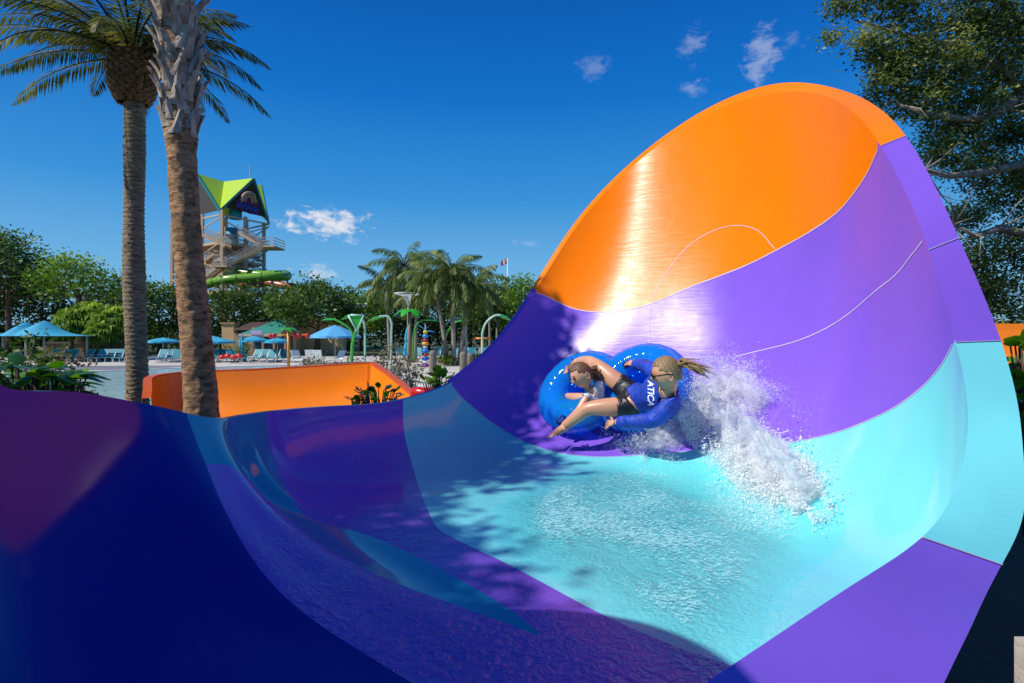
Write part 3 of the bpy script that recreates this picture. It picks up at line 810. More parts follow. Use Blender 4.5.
def make_girl():
    root = rider_root('person', 'small girl in a white top sitting at the front of the tube, holding on', 'person')
    sk = skin_mat('fair skin', (.68, .36, .22)); Z = rid
    J = {'pelvis': (Z(598, 406, .22), (.085, .075)), 'chest': (Z(594, 396, .36), (.082, .07)), 'neck': (Z(588, 387, .46), .034), 'skull': (Z(584, 379, .52), .045),
         'shR': (Z(588, 396, .42), .040), 'elR': (Z(579, 410, .42), .028), 'wrR': (Z(566, 422, .38), .020),
         'shL': (Z(600, 386, .42), .040), 'elL': (Z(594, 377, .42), .028), 'wrL': (Z(590, 369, .44), .020),
         'hR': (Z(592, 412, .24), .06), 'kR': (Z(578, 410, .27), .046), 'aR': (Z(568, 404, .2), .03),
         'hL': (Z(594, 400, .24), .06), 'kL': (Z(578, 398, .27), .046), 'aL': (Z(566, 396, .2), .03)}
    E = [('pelvis', 'chest'), ('chest', 'neck'), ('neck', 'skull'), ('chest', 'shR'), ('shR', 'elR'), ('elR', 'wrR'), ('chest', 'shL'), ('shL', 'elL'), ('elL', 'wrL'),
         ('pelvis', 'hR'), ('hR', 'kR'), ('kR', 'aR'), ('pelvis', 'hL'), ('hL', 'kL'), ('kL', 'aL')]
    mb = MB(); mb.add(*skin_mesh(J, E, 2))
    hand_into(mb, J['wrR'][0], Z(560, 425, .35) - J['wrR'][0], (0, .1, 1), .115, .5, thumb=1, r=.0065)
    hand_into(mb, J['wrL'][0], Z(589, 364, .44) - J['wrL'][0], (-.6, 0, .7), .11, .6, thumb=-1, r=.0065)
    for s in 'RL': foot_into(mb, J['a' + s][0], (-1, .05, -.1), (0, 0, 1), .15)
    hc = Z(581.5, 375, .56); h = .2
    fwd = Z(571, 381, .60) - hc; up = Z(579, 364, .62) - hc
    V, Fc, ax = head_shape(hc, fwd, up, h); mb.add(V, Fc); ears_into(mb, hc, ax, h); mb.build('body', sk, root, smooth=True)
    f, r, u = ax
    hm = hair_mat('brown hair', (.055, .022, .008), (.22, .11, .045))
    m = MB(); m.add(*hair_cap(hc, ax, h, thick=1.055))
    base = hc - f * h * .42 + u * h * .05
    for s in range(26):
        a = Vector(rng.normal(0, 1, 3)) * .010
        e = base - f * .035 - u * rng.uniform(.07, .13) + Vector(rng.normal(0, 1, 3)) * .018
        m.tube([base + a, base - f * .035 + a * 1.4 - u * .01, (base - f * .04).lerp(e, .6) + a, e], [.006, .007, .005, .0015], 5)
    m.build('hair', hm, root, smooth=True)
    dkm = basic('eyes and brows', (.02, .012, .01), rough=.3)
    for s in (-1, 1):
        p = hc + (f * .40 + r * .135 * s + u * .03) * h
        MB().tube([p - r * .05 * h, p + (f * .02 - u * .012) * h, p + r * .05 * h - f * .02 * h], [.002, .0095, .002], 8).build('eye', dkm, root, smooth=True)
        MB().tube([p + (u * .09 - r * .06) * h, p + (u * .115 + f * .015) * h, p + (u * .09 + r * .06 - f * .02) * h], [.001, .0045, .001], 6).build('eyebrow', hm, root, smooth=True)
    MB().tube([hc + (f * .445 - r * .065 - u * .262) * h, hc + (f * .46 - u * .268) * h, hc + (f * .445 + r * .065 - u * .262) * h], [.0015, .005, .0015], 8).build('lips', basic('girl lips', (.45, .13, .11)), root, smooth=True)
    garment(J, E, {('pelvis', 'chest'): (-.2, 9), ('chest', 'neck'): (-9, .45), ('chest', 'shR'): (-9, 9), ('shR', 'elR'): (-9, .2), ('chest', 'shL'): (-9, 9), ('shL', 'elL'): (-9, .2)}, .008, 'top', cloth_mat('white swim top', (.72, .76, .82), .6), root)
    return root
make_tube(); make_woman(); make_girl()
# ------------------------------------------------------------------ water: running film and splash
from mathutils.bvhtree import BVHTree
from mathutils import noise as mnoise
_ix = np.arange(NA * NTT).reshape(NA, NTT)
BOWL = BVHTree.FromPolygons([Vector(p) for p in GRID.reshape(-1, 3)], np.stack([_ix[:-1, :-1], _ix[1:, :-1], _ix[1:, 1:], _ix[:-1, 1:]], -1).reshape(-1, 4).tolist())
def onwall(u, v):
    p, n, i, d = BOWL.ray_cast(Vector((0, 0, CAMZ)), Vector(((u - 512) / F, 1, (HOR - v) / F)).normalized())
    if p is None: return None, None
    if n.dot(Vector((0, 0, CAMZ)) - p) < 0: n = -n
    return p, n

def water_film():
    m, nt, b = new_mat('running water')
    at_ = nd(nt, 'ShaderNodeAttribute'); at_.attribute_name = 'mask'
    tc = nd(nt, 'ShaderNodeTexCoord')
    wn = nd(nt, 'ShaderNodeTexNoise', Scale=7.0, Detail=3.0)
    nt.links.new(tc.outputs['Object'], wn.inputs['Vector'])
    wm = nd(nt, 'ShaderNodeMix', _data_type='RGBA'); wm.inputs[0].default_value = .06
    nt.links.new(tc.outputs['Object'], wm.inputs[6]); nt.links.new(wn.outputs['Color'], wm.inputs[7])
    n1 = nd(nt, 'ShaderNodeTexNoise', Scale=62.0, Detail=3.0, Roughness=.55, Distortion=.3); nt.links.new(wm.outputs[2], n1.inputs['Vector'])
    n2 = nd(nt, 'ShaderNodeTexNoise', Scale=4.0, Detail=3.0); nt.links.new(tc.outputs['Object'], n2.inputs['Vector'])
    # bubbles and painted sparkle: noise shifted by the slower patchiness and by the mask
    a1 = nd(nt, 'ShaderNodeMath', _operation='MULTIPLY_ADD'); a1.inputs[1].default_value = .22; nt.links.new(n2.outputs['Fac'], a1.inputs[0]); nt.links.new(n1.outputs['Fac'], a1.inputs[2])
    a2 = nd(nt, 'ShaderNodeMath', _operation='MULTIPLY_ADD'); a2.inputs[1].default_value = .46; nt.links.new(at_.outputs['Fac'], a2.inputs[0]); nt.links.new(a1.outputs[0], a2.inputs[2])
    mr = nd(nt, 'ShaderNodeMapRange', _interpolation_type='SMOOTHSTEP'); mr.inputs['From Min'].default_value = .96; mr.inputs['From Max'].default_value = 1.14; mr.inputs['To Max'].default_value = .62
    nt.links.new(a2.outputs[0], mr.inputs['Value'])
    fac = nd(nt, 'ShaderNodeMath', _operation='MULTIPLY'); nt.links.new(mr.outputs[0], fac.inputs[0]); nt.links.new(at_.outputs['Fac'], fac.inputs[1])
    b.inputs['Base Color'].default_value = (.45, .95, .95, 1); b.inputs['Roughness'].default_value = .25
    bp = nd(nt, 'ShaderNodeBump', Strength=.35, Distance=.015); nt.links.new(n1.outputs['Fac'], bp.inputs['Height']); nt.links.new(bp.outputs['Normal'], b.inputs['Normal'])
    tr = nd(nt, 'ShaderNodeBsdfTransparent'); tr.inputs[0].default_value = (.88, 1.0, 1.0, 1)
    gl = nd(nt, 'ShaderNodeBsdfGlossy'); gl.inputs['Roughness'].default_value = .08; nt.links.new(bp.outputs['Normal'], gl.inputs['Normal'])
    fr = nd(nt, 'ShaderNodeFresnel', IOR=1.33); nt.links.new(bp.outputs['Normal'], fr.inputs['Normal'])
    fm = nd(nt, 'ShaderNodeMath', _operation='MULTIPLY'); nt.links.new(fr.outputs[0], fm.inputs[0]); nt.links.new(at_.outputs['Fac'], fm.inputs[1])
    m0 = nd(nt, 'ShaderNodeMixShader'); nt.links.new(fm.outputs[0], m0.inputs[0]); nt.links.new(tr.outputs[0], m0.inputs[1]); nt.links.new(gl.outputs[0], m0.inputs[2])
    mx = nd(nt, 'ShaderNodeMixShader'); nt.links.new(fac.outputs[0], mx.inputs[0]); nt.links.new(m0.outputs[0], mx.inputs[1]); nt.links.new(b.outputs[0], mx.inputs[2])
    nt.links.new(mx.outputs[0], nt.nodes['Material Output'].inputs['Surface'])
    poly = np.array(FILM)
    x0, y0 = poly.min(0) - .15; x1, y1 = poly.max(0) + .15
    nx, ny = 150, 190
    V = []; mask = []
    cl = np.vstack([poly, poly[:1]]); big = catmull(cl, 6)
    def inside(p):
        c = False; j = len(big) - 1
        for i in range(len(big)):
            if (big[i, 1] > p[1]) != (big[j, 1] > p[1]) and p[0] < (big[j, 0] - big[i, 0]) * (p[1] - big[i, 1]) / (big[j, 1] - big[i, 1]) + big[i, 0]: c = not c
            j = i
        return c
    for j in range(ny):
        for i in range(nx):
            x = x0 + (x1 - x0) * i / (nx - 1); y = y0 + (y1 - y0) * j / (ny - 1)
            h = BOWL.ray_cast(Vector((x, y, 2.1)), Vector((0, 0, -1)))
            z = h[0].z if h[0] else -1
            d = np.sqrt(((big - (x, y)) ** 2).sum(1).min()); s = d if inside((x, y)) else -d
            mk = min(1, max(0, (s + .05) / .26)) if h[0] and h[1].z ** 2 > .25 else 0
            mk *= .85 + .4 * mnoise.noise(Vector((x * 2.2, y * 2.2, 3.1))); mk = max(0, min(1, mk))
            z += .003 + mk * (.004 + .003 * mnoise.noise(Vector((x * 18, y * 18, 0))) + .0015 * mnoise.noise(Vector((x * 45, y * 45, 5))))
            V.append((x, y, z)); mask.append(mk)
    mask = np.array(mask)
    idx = np.arange(nx * ny).reshape(ny, nx)
    Fq = np.stack([idx[:-1, :-1], idx[:-1, 1:], idx[1:, 1:], idx[1:, :-1]], -1).reshape(-1, 4)
    Fq = Fq[mask[Fq].max(1) > .003]
    used, inv = np.unique(Fq, return_inverse=True); Fq = inv.reshape(Fq.shape); V = np.array(V)[used]; mask = mask[used]
    o = raw_mesh('water', V, Fq, m, smooth=True)
    a = o.data.attributes.new('mask', 'FLOAT', 'POINT'); a.data.foreach_set('value', mask.astype(np.float32))
    tag(o, kind='structure')
FILM = [(-.05, 3.3), (.35, 4.0), (.95, 4.25), (1.35, 3.85), (1.62, 3.2), (1.55, 2.75), (1.15, 2.35), (.74, 1.85), (.56, 1.72), (.36, 2.05), (.2, 2.35), (-.02, 2.75)]

def splash():
    m, nt, b = new_mat('white water')
    b.inputs['Base Color'].default_value = (.96, .97, .98, 1); b.inputs['Roughness'].default_value = .3
    b.inputs['Subsurface Weight'].default_value = .0
    b.inputs['IOR'].default_value = 1.33
    tl = nd(nt, 'ShaderNodeBsdfTranslucent'); tl.inputs[0].default_value = (.96, .98, .99, 1)
    mx = nd(nt, 'ShaderNodeMixShader'); mx.inputs[0].default_value = .5
    nt.links.new(b.outputs[0], mx.inputs[1]); nt.links.new(tl.outputs[0], mx.inputs[2]); nt.links.new(mx.outputs[0], nt.nodes['Material Output'].inputs['Surface'])
    pts = []; rad = []
    # (u, v, spread u, spread v, height off the wall, count, radius lo, hi, filament threshold)
    CL = [
     (640, 452, 20, 9, .10, 900, .002, .008, .0), (668, 441, 20, 11, .16, 1500, .002, .010, -.05), (692, 426, 16, 13, .22, 1900, .002, .011, -.05),
     (712, 405, 16, 15, .26, 1900, .002, .010, -.05), (733, 390, 20, 14, .28, 2100, .0018, .009, .0), (757, 398, 20, 18, .24, 1300, .0016, .007, .05), (765, 412, 22, 22, .2, 900, .0014, .005, .08),
     (722, 412, 14, 12, .20, 1500, .003, .014, -.2), (742, 450, 18, 17, .12, 2800, .003, .016, -.3), (765, 470, 22, 17, .11, 3600, .003, .018, -.4), (790, 487, 19, 15, .09, 3000, .003, .016, -.35),
     (808, 503, 16, 14, .07, 1300, .002, .011, -.1), (775, 500, 28, 18, .05, 1000, .002, .007, .0), (735, 482, 22, 22, .05, 900, .002, .007, .05), (700, 450, 24, 12, .06, 700, .002, .007, .05), (818, 480, 12, 22, .06, 450, .0015, .005, .05),
     (745, 372, 30, 12, .36, 420, .0012, .0045, .05), (790, 420, 26, 24, .25, 420, .001, .004, .0), (690, 372, 22, 12, .4, 200, .001, .0035, .0), (655, 358, 40, 8, .42, 130, .001, .003, -.1), (600, 448, 40, 8, .06, 260, .0012, .004, .0),
     (566, 353, 24, 10, .2, 60, .001, .003, -.1), (820, 440, 16, 20, .2, 110, .001, .003, -.1)]
    for (u, v, su, sv, hh, n, r0, r1, th) in CL:
        n = int(n * 3.2); got = 0; tries = 0
        while got < n and tries < n * 8:
            tries += 1
            uu = u + rng.normal() * su * .8; vv = v + rng.normal() * sv * .8
            nn = mnoise.fractal(Vector((uu * .045, vv * .045, 1.7)), 1.0, 2.0, 3) + .35 * mnoise.noise(Vector((uu * .16, vv * .16, .3)))
            if nn < th: continue
            p, nrm = onwall(uu, vv)
            if p is None: continue
            h = abs(rng.normal()) * hh * .5 * (1 + .5 * nn)
            pts.append(p + nrm * (h + .002) ); rad.append((r0 + (r1 - r0) * rng.random() ** 3.0) * .30); got += 1
    bmx = bmesh.new(); bmesh.ops.create_icosphere(bmx, subdivisions=1, radius=1)
    Iv = np.array([v.co for v in bmx.verts]); If = np.array([[v.index for v in f.verts] for f in bmx.faces]); bmx.free()
    P = np.array([tuple(p) for p in pts]); rr = np.array(rad); n = len(P)
    sq = rng.uniform(.6, 1.5, (n, 1, 3))
    dr = np.array(RX * .7 + RY * .35 + RN * .4)[None] + rng.normal(size=(n, 3)) * .45; dr /= np.linalg.norm(dr, axis=1)[:, None]
    off = Iv[None] * rr[:, None, None] * sq
    off = off + dr[:, None] * ((off * dr[:, None]).sum(2) * rng.uniform(0, 2.4, (n, 1)))[..., None]
    V = P[:, None] + off
    Fq = (If[None] + (np.arange(n) * len(Iv))[:, None, None]).reshape(-1, 3)
    o = raw_mesh('water_splash', V.reshape(-1, 3), Fq, m, smooth=True)
    tag(o, 'white splash of water thrown up behind the tube', 'splash', kind='stuff')

def foam_sheets():
    """thin torn sheets of aerated water between the drops, at several heights off the wall"""
    m, nt, b = new_mat('aerated water')
    a = nd(nt, 'ShaderNodeAttribute'); a.attribute_name = 'mask'; tc = nd(nt, 'ShaderNodeTexCoord')
    n = nd(nt, 'ShaderNodeTexNoise', Scale=13.0, Detail=12.0, Roughness=.72, Distortion=.5); nt.links.new(tc.outputs['Object'], n.inputs['Vector'])
    s1 = nd(nt, 'ShaderNodeMath', _operation='ADD'); nt.links.new(n.outputs['Fac'], s1.inputs[0]); nt.links.new(a.outputs['Fac'], s1.inputs[1])
    mr = nd(nt, 'ShaderNodeMapRange'); mr.inputs['From Min'].default_value = .80; mr.inputs['From Max'].default_value = 1.12; mr.inputs['To Max'].default_value = .9
    nt.links.new(s1.outputs[0], mr.inputs['Value'])
    b.inputs['Base Color'].default_value = (.96, .97, .98, 1); b.inputs['Roughness'].default_value = .5
    bp = nd(nt, 'ShaderNodeBump', Strength=.8, Distance=.03); nt.links.new(n.outputs['Fac'], bp.inputs['Height']); nt.links.new(bp.outputs['Normal'], b.inputs['Normal'])
    tl = nd(nt, 'ShaderNodeBsdfTranslucent'); tl.inputs[0].default_value = (.97, .98, .99, 1)
    m1 = nd(nt, 'ShaderNodeMixShader'); m1.inputs[0].default_value = .5; nt.links.new(b.outputs[0], m1.inputs[1]); nt.links.new(tl.outputs[0], m1.inputs[2])
    tr = nd(nt, 'ShaderNodeBsdfTransparent'); m2 = nd(nt, 'ShaderNodeMixShader'); nt.links.new(mr.outputs[0], m2.inputs[0]); nt.links.new(tr.outputs[0], m2.inputs[1]); nt.links.new(m1.outputs[0], m2.inputs[2])
    nt.links.new(m2.outputs[0], nt.nodes['Material Output'].inputs['Surface'])
    B = [(640, 450, 16, 8, .5), (668, 440, 20, 10, .7), (692, 427, 16, 12, .8), (712, 407, 16, 14, .85), (733, 392, 20, 13, .8), (755, 402, 17, 17, .6), (722, 414, 13, 12, .8), (738, 440, 16, 16, 1.0), (758, 462, 22, 18, 1.1), (782, 482, 22, 16, 1.1), (804, 499, 17, 13, .9), (745, 380, 24, 10, .5), (775, 420, 18, 18, .35)]
    C = []
    for (u, v, su, sv, w) in B:
        p, nn = onwall(u, v); d = p.y; C.append((p.x, p.y, p.z, su * d / F * 1.05, w))
    C = np.array(C)
    V = []; mk = []; Fq = []
    for L, h in enumerate((.012, .03, .055, .085, .12, .17, .23)):
        nx, ny = 110, 120; x0, x1, y0, y1 = .75, 2.15, 2.8, 4.9; b0 = len(V)
        for j in range(ny):
            for i in range(nx):
                x = x0 + (x1 - x0) * i / (nx - 1); y = y0 + (y1 - y0) * j / (ny - 1)
                hit = BOWL.ray_cast(Vector((x, y, 2.3)), Vector((0, 0, -1)))
                if hit[0] is None: V.append((x, y, 0)); mk.append(0); continue
                p, nn = hit[0], hit[1]
                if nn.z < 0: nn = -nn
                g = (C[:, 4] * np.exp(-(((C[:, :3] - np.array(p)) ** 2).sum(1)) / (2 * C[:, 3] ** 2))).max()
                k = max(0, min(.75, g * (.84 - .06 * L)))
                w = mnoise.noise(Vector((x * 7, y * 7, L * 3.1))) + .5 * mnoise.noise(Vector((x * 17, y * 17, L * 1.7)))
                V.append(p + nn * (h * (.6 + .8 * g) * (1 + .9 * w) + .006)); mk.append(k)
        idx = np.arange(nx * ny).reshape(ny, nx) + b0
        Fq.append(np.stack([idx[:-1, :-1], idx[:-1, 1:], idx[1:, 1:], idx[1:, :-1]], -1).reshape(-1, 4))
    Fq = np.vstack(Fq); mk = np.array(mk); Fq = Fq[mk[Fq].min(1) > .06]
    used, inv = np.unique(Fq, return_inverse=True); Fq = inv.reshape(Fq.shape)
    o = raw_mesh('water_foam', np.array([tuple(p) for p in V])[used], Fq, m, smooth=True)
    at_ = o.data.attributes.new('mask', 'FLOAT', 'POINT'); at_.data.foreach_set('value', mk[used].astype(np.float32))
    tag(o, 'thick white foam trailing down from the splash', 'foam', kind='stuff')
water_film(); splash(); foam_sheets()
# ------------------------------------------------------------------ vegetation
def leaf_mat(name, c0, c1, c2, rough=.5, trans=.3, hue=None):
    m, nt, b = new_mat(name)
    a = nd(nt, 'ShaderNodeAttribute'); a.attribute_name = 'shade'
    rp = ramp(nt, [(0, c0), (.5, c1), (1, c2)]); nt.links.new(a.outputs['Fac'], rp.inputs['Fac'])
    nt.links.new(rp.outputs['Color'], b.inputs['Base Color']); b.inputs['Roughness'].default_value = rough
    b.inputs['Specular IOR Level'].default_value = .35
    tl = nd(nt, 'ShaderNodeBsdfTranslucent')
    br = nd(nt, 'ShaderNodeHueSaturation'); br.inputs['Value'].default_value = 1.5; br.inputs['Saturation'].default_value = 1.1
    nt.links.new(rp.outputs['Color'], br.inputs['Color']); nt.links.new(br.outputs['Color'], tl.inputs[0])
    mx = nd(nt, 'ShaderNodeMixShader'); mx.inputs[0].default_value = trans
    nt.links.new(b.outputs[0], mx.inputs[1]); nt.links.new(tl.outputs[0], mx.inputs[2]); nt.links.new(mx.outputs[0], nt.nodes['Material Output'].inputs['Surface'])
    return m

def bark_mat(name, dark, light, zscale=1.0, scale=9.0, bump=.8, dist=.04):
    m, nt, b = new_mat(name)
    tc = nd(nt, 'ShaderNodeTexCoord'); mp = nd(nt, 'ShaderNodeMapping'); mp.inputs['Scale'].default_value = (1, 1, zscale)
    nt.links.new(tc.outputs['Object'], mp.inputs['Vector'])
    n = nd(nt, 'ShaderNodeTexNoise', Scale=scale, Detail=9.0, Roughness=.68, Distortion=.4); nt.links.new(mp.outputs[0], n.inputs['Vector'])
    rp = ramp(nt, [(.33, dark), (.62, light)]); nt.links.new(n.outputs['Fac'], rp.inputs['Fac']); nt.links.new(rp.outputs['Color'], b.inputs['Base Color'])
    b.inputs['Roughness'].default_value = .9
    bp = nd(nt, 'ShaderNodeBump', Strength=bump, Distance=dist); nt.links.new(n.outputs['Fac'], bp.inputs['Height']); nt.links.new(bp.outputs['Normal'], b.inputs['Normal'])
    return m

LEAF = dict(
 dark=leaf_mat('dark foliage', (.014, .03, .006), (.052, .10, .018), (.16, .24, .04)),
 oak=leaf_mat('oak foliage', (.02, .038, .008), (.12, .17, .035), (.50, .50, .16), trans=.42),
 mid=leaf_mat('mid foliage', (.016, .04, .007), (.06, .125, .018), (.17, .26, .04)),
 light=leaf_mat('light foliage', (.03, .075, .008), (.12, .23, .02), (.28, .40, .05)),
 palm=leaf_mat('palm foliage', (.03, .045, .008), (.12, .14, .025), (.30, .28, .07)),
 queen=leaf_mat('queen palm foliage', (.035, .065, .014), (.13, .18, .035), (.36, .38, .10)),
 glossy=leaf_mat('broad glossy leaves', (.01, .05, .006), (.05, .17, .012), (.20, .42, .03), rough=.25),
 dry=leaf_mat('dry shrub', (.07, .045, .028), (.17, .12, .07), (.20, .22, .08)),
 yellow=leaf_mat('yellow green foliage', (.05, .09, .005), (.20, .26, .01), (.42, .42, .02)))
BARK = dict(grey=bark_mat('grey bark', (.10, .08, .06), (.38, .31, .25)), brown=bark_mat('brown bark', (.03, .02, .014), (.12, .08, .05)),
            palm=bark_mat('pale palm trunk', (.14, .115, .09), (.36, .31, .25), 4.0, 6.0))

def leaves(C, size, asp=.5, up=.3, shade=None, drop=0.0):
    """one diamond leaf (4 corners) at each centre of C (n,3)"""
    n = len(C); sz = size * rng.uniform(.6, 1.35, n)
    d = rng.normal(size=(n, 3)); d[:, 2] = d[:, 2] * .6 - drop; d /= np.linalg.norm(d, axis=1)[:, None]
    nn = rng.normal(size=(n, 3)); nn[:, 2] += up * 2; s = np.cross(d, nn); s /= np.linalg.norm(s, axis=1)[:, None] + 1e-9
    nrm = np.cross(s, d)
    A = C - d * sz[:, None] * .5; B = C + s * (sz * asp * .5)[:, None] + nrm * (sz * .08)[:, None]
    D = C + d * sz[:, None] * .5; E = C - s * (sz * asp * .5)[:, None] + nrm * (sz * .08)[:, None]
    V = np.stack([A, B, D, E], 1).reshape(-1, 3)
    return V, np.arange(4 * n).reshape(-1, 4)

def crown_points(c, rad, nclump, per, spread, bottom=-.6, hollow=.35):
    c = np.asarray(c, float); rad = np.asarray(rad, float)
    d = rng.normal(size=(nclump * 3, 3)); d /= np.linalg.norm(d, axis=1)[:, None]
    d = d[d[:, 2] > bottom][:nclump]
    rr = (hollow + (1 - hollow) * rng.random(len(d)) ** .5)
    lump = np.array([1 + .28 * mnoise.noise(Vector(x * 1.7 + c * .13)) for x in d])
    cc = c + d * rad * (rr * lump)[:, None]
    P = np.repeat(cc, per, 0) + rng.normal(size=(len(cc) * per, 3)) * spread * np.array([1, 1, .7])
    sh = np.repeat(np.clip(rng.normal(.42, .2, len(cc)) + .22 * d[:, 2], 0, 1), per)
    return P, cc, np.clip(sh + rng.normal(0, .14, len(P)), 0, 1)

def tree(name, label, base, height, rad, mat, leaf, nclump, per, group=None, trunk_r=.25, bark='brown', cat='tree', crown_frac=.62, lean=(0, 0), spread=None, limbs=7, asp=.5, drop=0.0, bottom=-.6, hollow=.35):
    root = empty(name, base); tag(root, label, cat, group)
    H = height; rx, rz = rad
    cz = H - rz; c = np.array([lean[0], lean[1], cz])
    P, cc, sh = crown_points(c, (rx, rx * .9, rz), nclump, per, spread or rx * .16, bottom, hollow)
    m = MB()
    top = Vector((lean[0] * .7, lean[1] * .7, cz - rz * .25))
    pts = [Vector((0, 0, -.1)), Vector((lean[0] * .1 + .04 * H * .2, 0, H * .2)), Vector((lean[0] * .4, lean[1] * .4, (cz - rz * .25) * .65)), top]
    m.tube(pts, [trunk_r * 1.25, trunk_r, trunk_r * .85, trunk_r * .6], 10)
    for k in range(limbs):
        e = Vector(cc[rng.integers(len(cc))]); s = pts[2].lerp(top, rng.random())
        mid = s.lerp(e, .5) + Vector((0, 0, -.12 * rx)) + Vector(rng.normal(size=3)) * rx * .08
        m.tube([s, s.lerp(mid, .5), mid, mid.lerp(e, .6), e], [trunk_r * .42, trunk_r * .34, trunk_r * .22, trunk_r * .13, trunk_r * .04], 6)
    m.build('trunk', BARK[bark], root, smooth=True)
    V, Fq = leaves(P, leaf, asp, drop=drop)
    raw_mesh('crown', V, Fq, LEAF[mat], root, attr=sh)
    return root

def frond(mb, o, az, el, L, sag, nl, lw, ll, shades, V, Fc, stiff=.35, twist=0.0, vshape=.35):
    """feather frond: arching midrib with two ranks of leaflets"""
    d = Vector((math.cos(az), math.sin(az), 0)); side_ = Vector((-d.y, d.x, 0)); pts = []
    for i in range(13):
        t = i / 12
        a = el - sag * t ** 1.25
        if i == 0: p = Vector(o)
        else: p = pts[-1] + (d * math.cos(a) + Vector((0, 0, 1)) * math.sin(a) + side_ * twist * t) .normalized() * L / 12
        pts.append(p)
    mb.tube(pts, [max(.004, L * .011 * (1 - .9 * i / 12)) for i in range(13)], 5)
    s0 = float(np.clip(rng.normal(.45, .16), 0, 1))
    for i in range(nl):
        t = .12 + .88 * (i + rng.random() * .6) / nl
        x = t * 12; k = min(11, int(x)); p = pts[k].lerp(pts[k + 1], x - k); tg = (pts[k + 1] - pts[k]).normalized()
        upv = side_.cross(tg)
        l = ll * (math.sin(math.pi * min(1, t * .9 + .12)) ** .6) * rng.uniform(.85, 1.1)
        for s in (-1, 1):
            dr = (side_ * s * .8 + tg * (.55 + .5 * t) - upv * (-vshape if rng.random() < .5 else -vshape * .4) - Vector((0, 0, 1)) * stiff * rng.uniform(.5, 1.4)).normalized()
            w = (tg - dr * tg.dot(dr)).normalized() * lw
            q = p + dr * l * .5 + Vector((0, 0, .02)) * l; e = p + dr * l - Vector((0, 0, 1)) * stiff * l * .22
            b = len(V)
            V += [tuple(p - w * .3), tuple(q - w * .5), tuple(e), tuple(q + w * .5)]
            Fc.append((b, b + 1, b + 2, b + 3)); shades.append(float(np.clip(s0 + rng.normal(0, .12), 0, 1)))

def feather_crown(o, n, L, nl, lw, ll, mat, parent, el=(-.35, 1.35), sag=1.3, name='crown', az0=0.0, stiff=.35, fixed=()):
    mb = MB(); V, Fc, sh = [], [], []
    for k in range(n):
        f = (k + .5) / n
        frond(mb, o, az0 + k * 2.39996 + rng.normal() * .15, el[1] + (el[0] - el[1]) * f ** .8, L * rng.uniform(.82, 1.1), sag * rng.uniform(.75, 1.2), nl, lw, ll, sh, V, Fc, stiff)
    for (az, e, l, sg) in fixed: frond(mb, o, az, e, l, sg, nl, lw, ll, sh, V, Fc, stiff)
    nb = len(mb.v); V2 = np.vstack([np.array(V)]); c = raw_mesh(name, V2, np.array(Fc), LEAF[mat], parent, attr=np.array(sh))
    mb.build('frond_stems', LEAF['palm'], c, smooth=True)
    return c

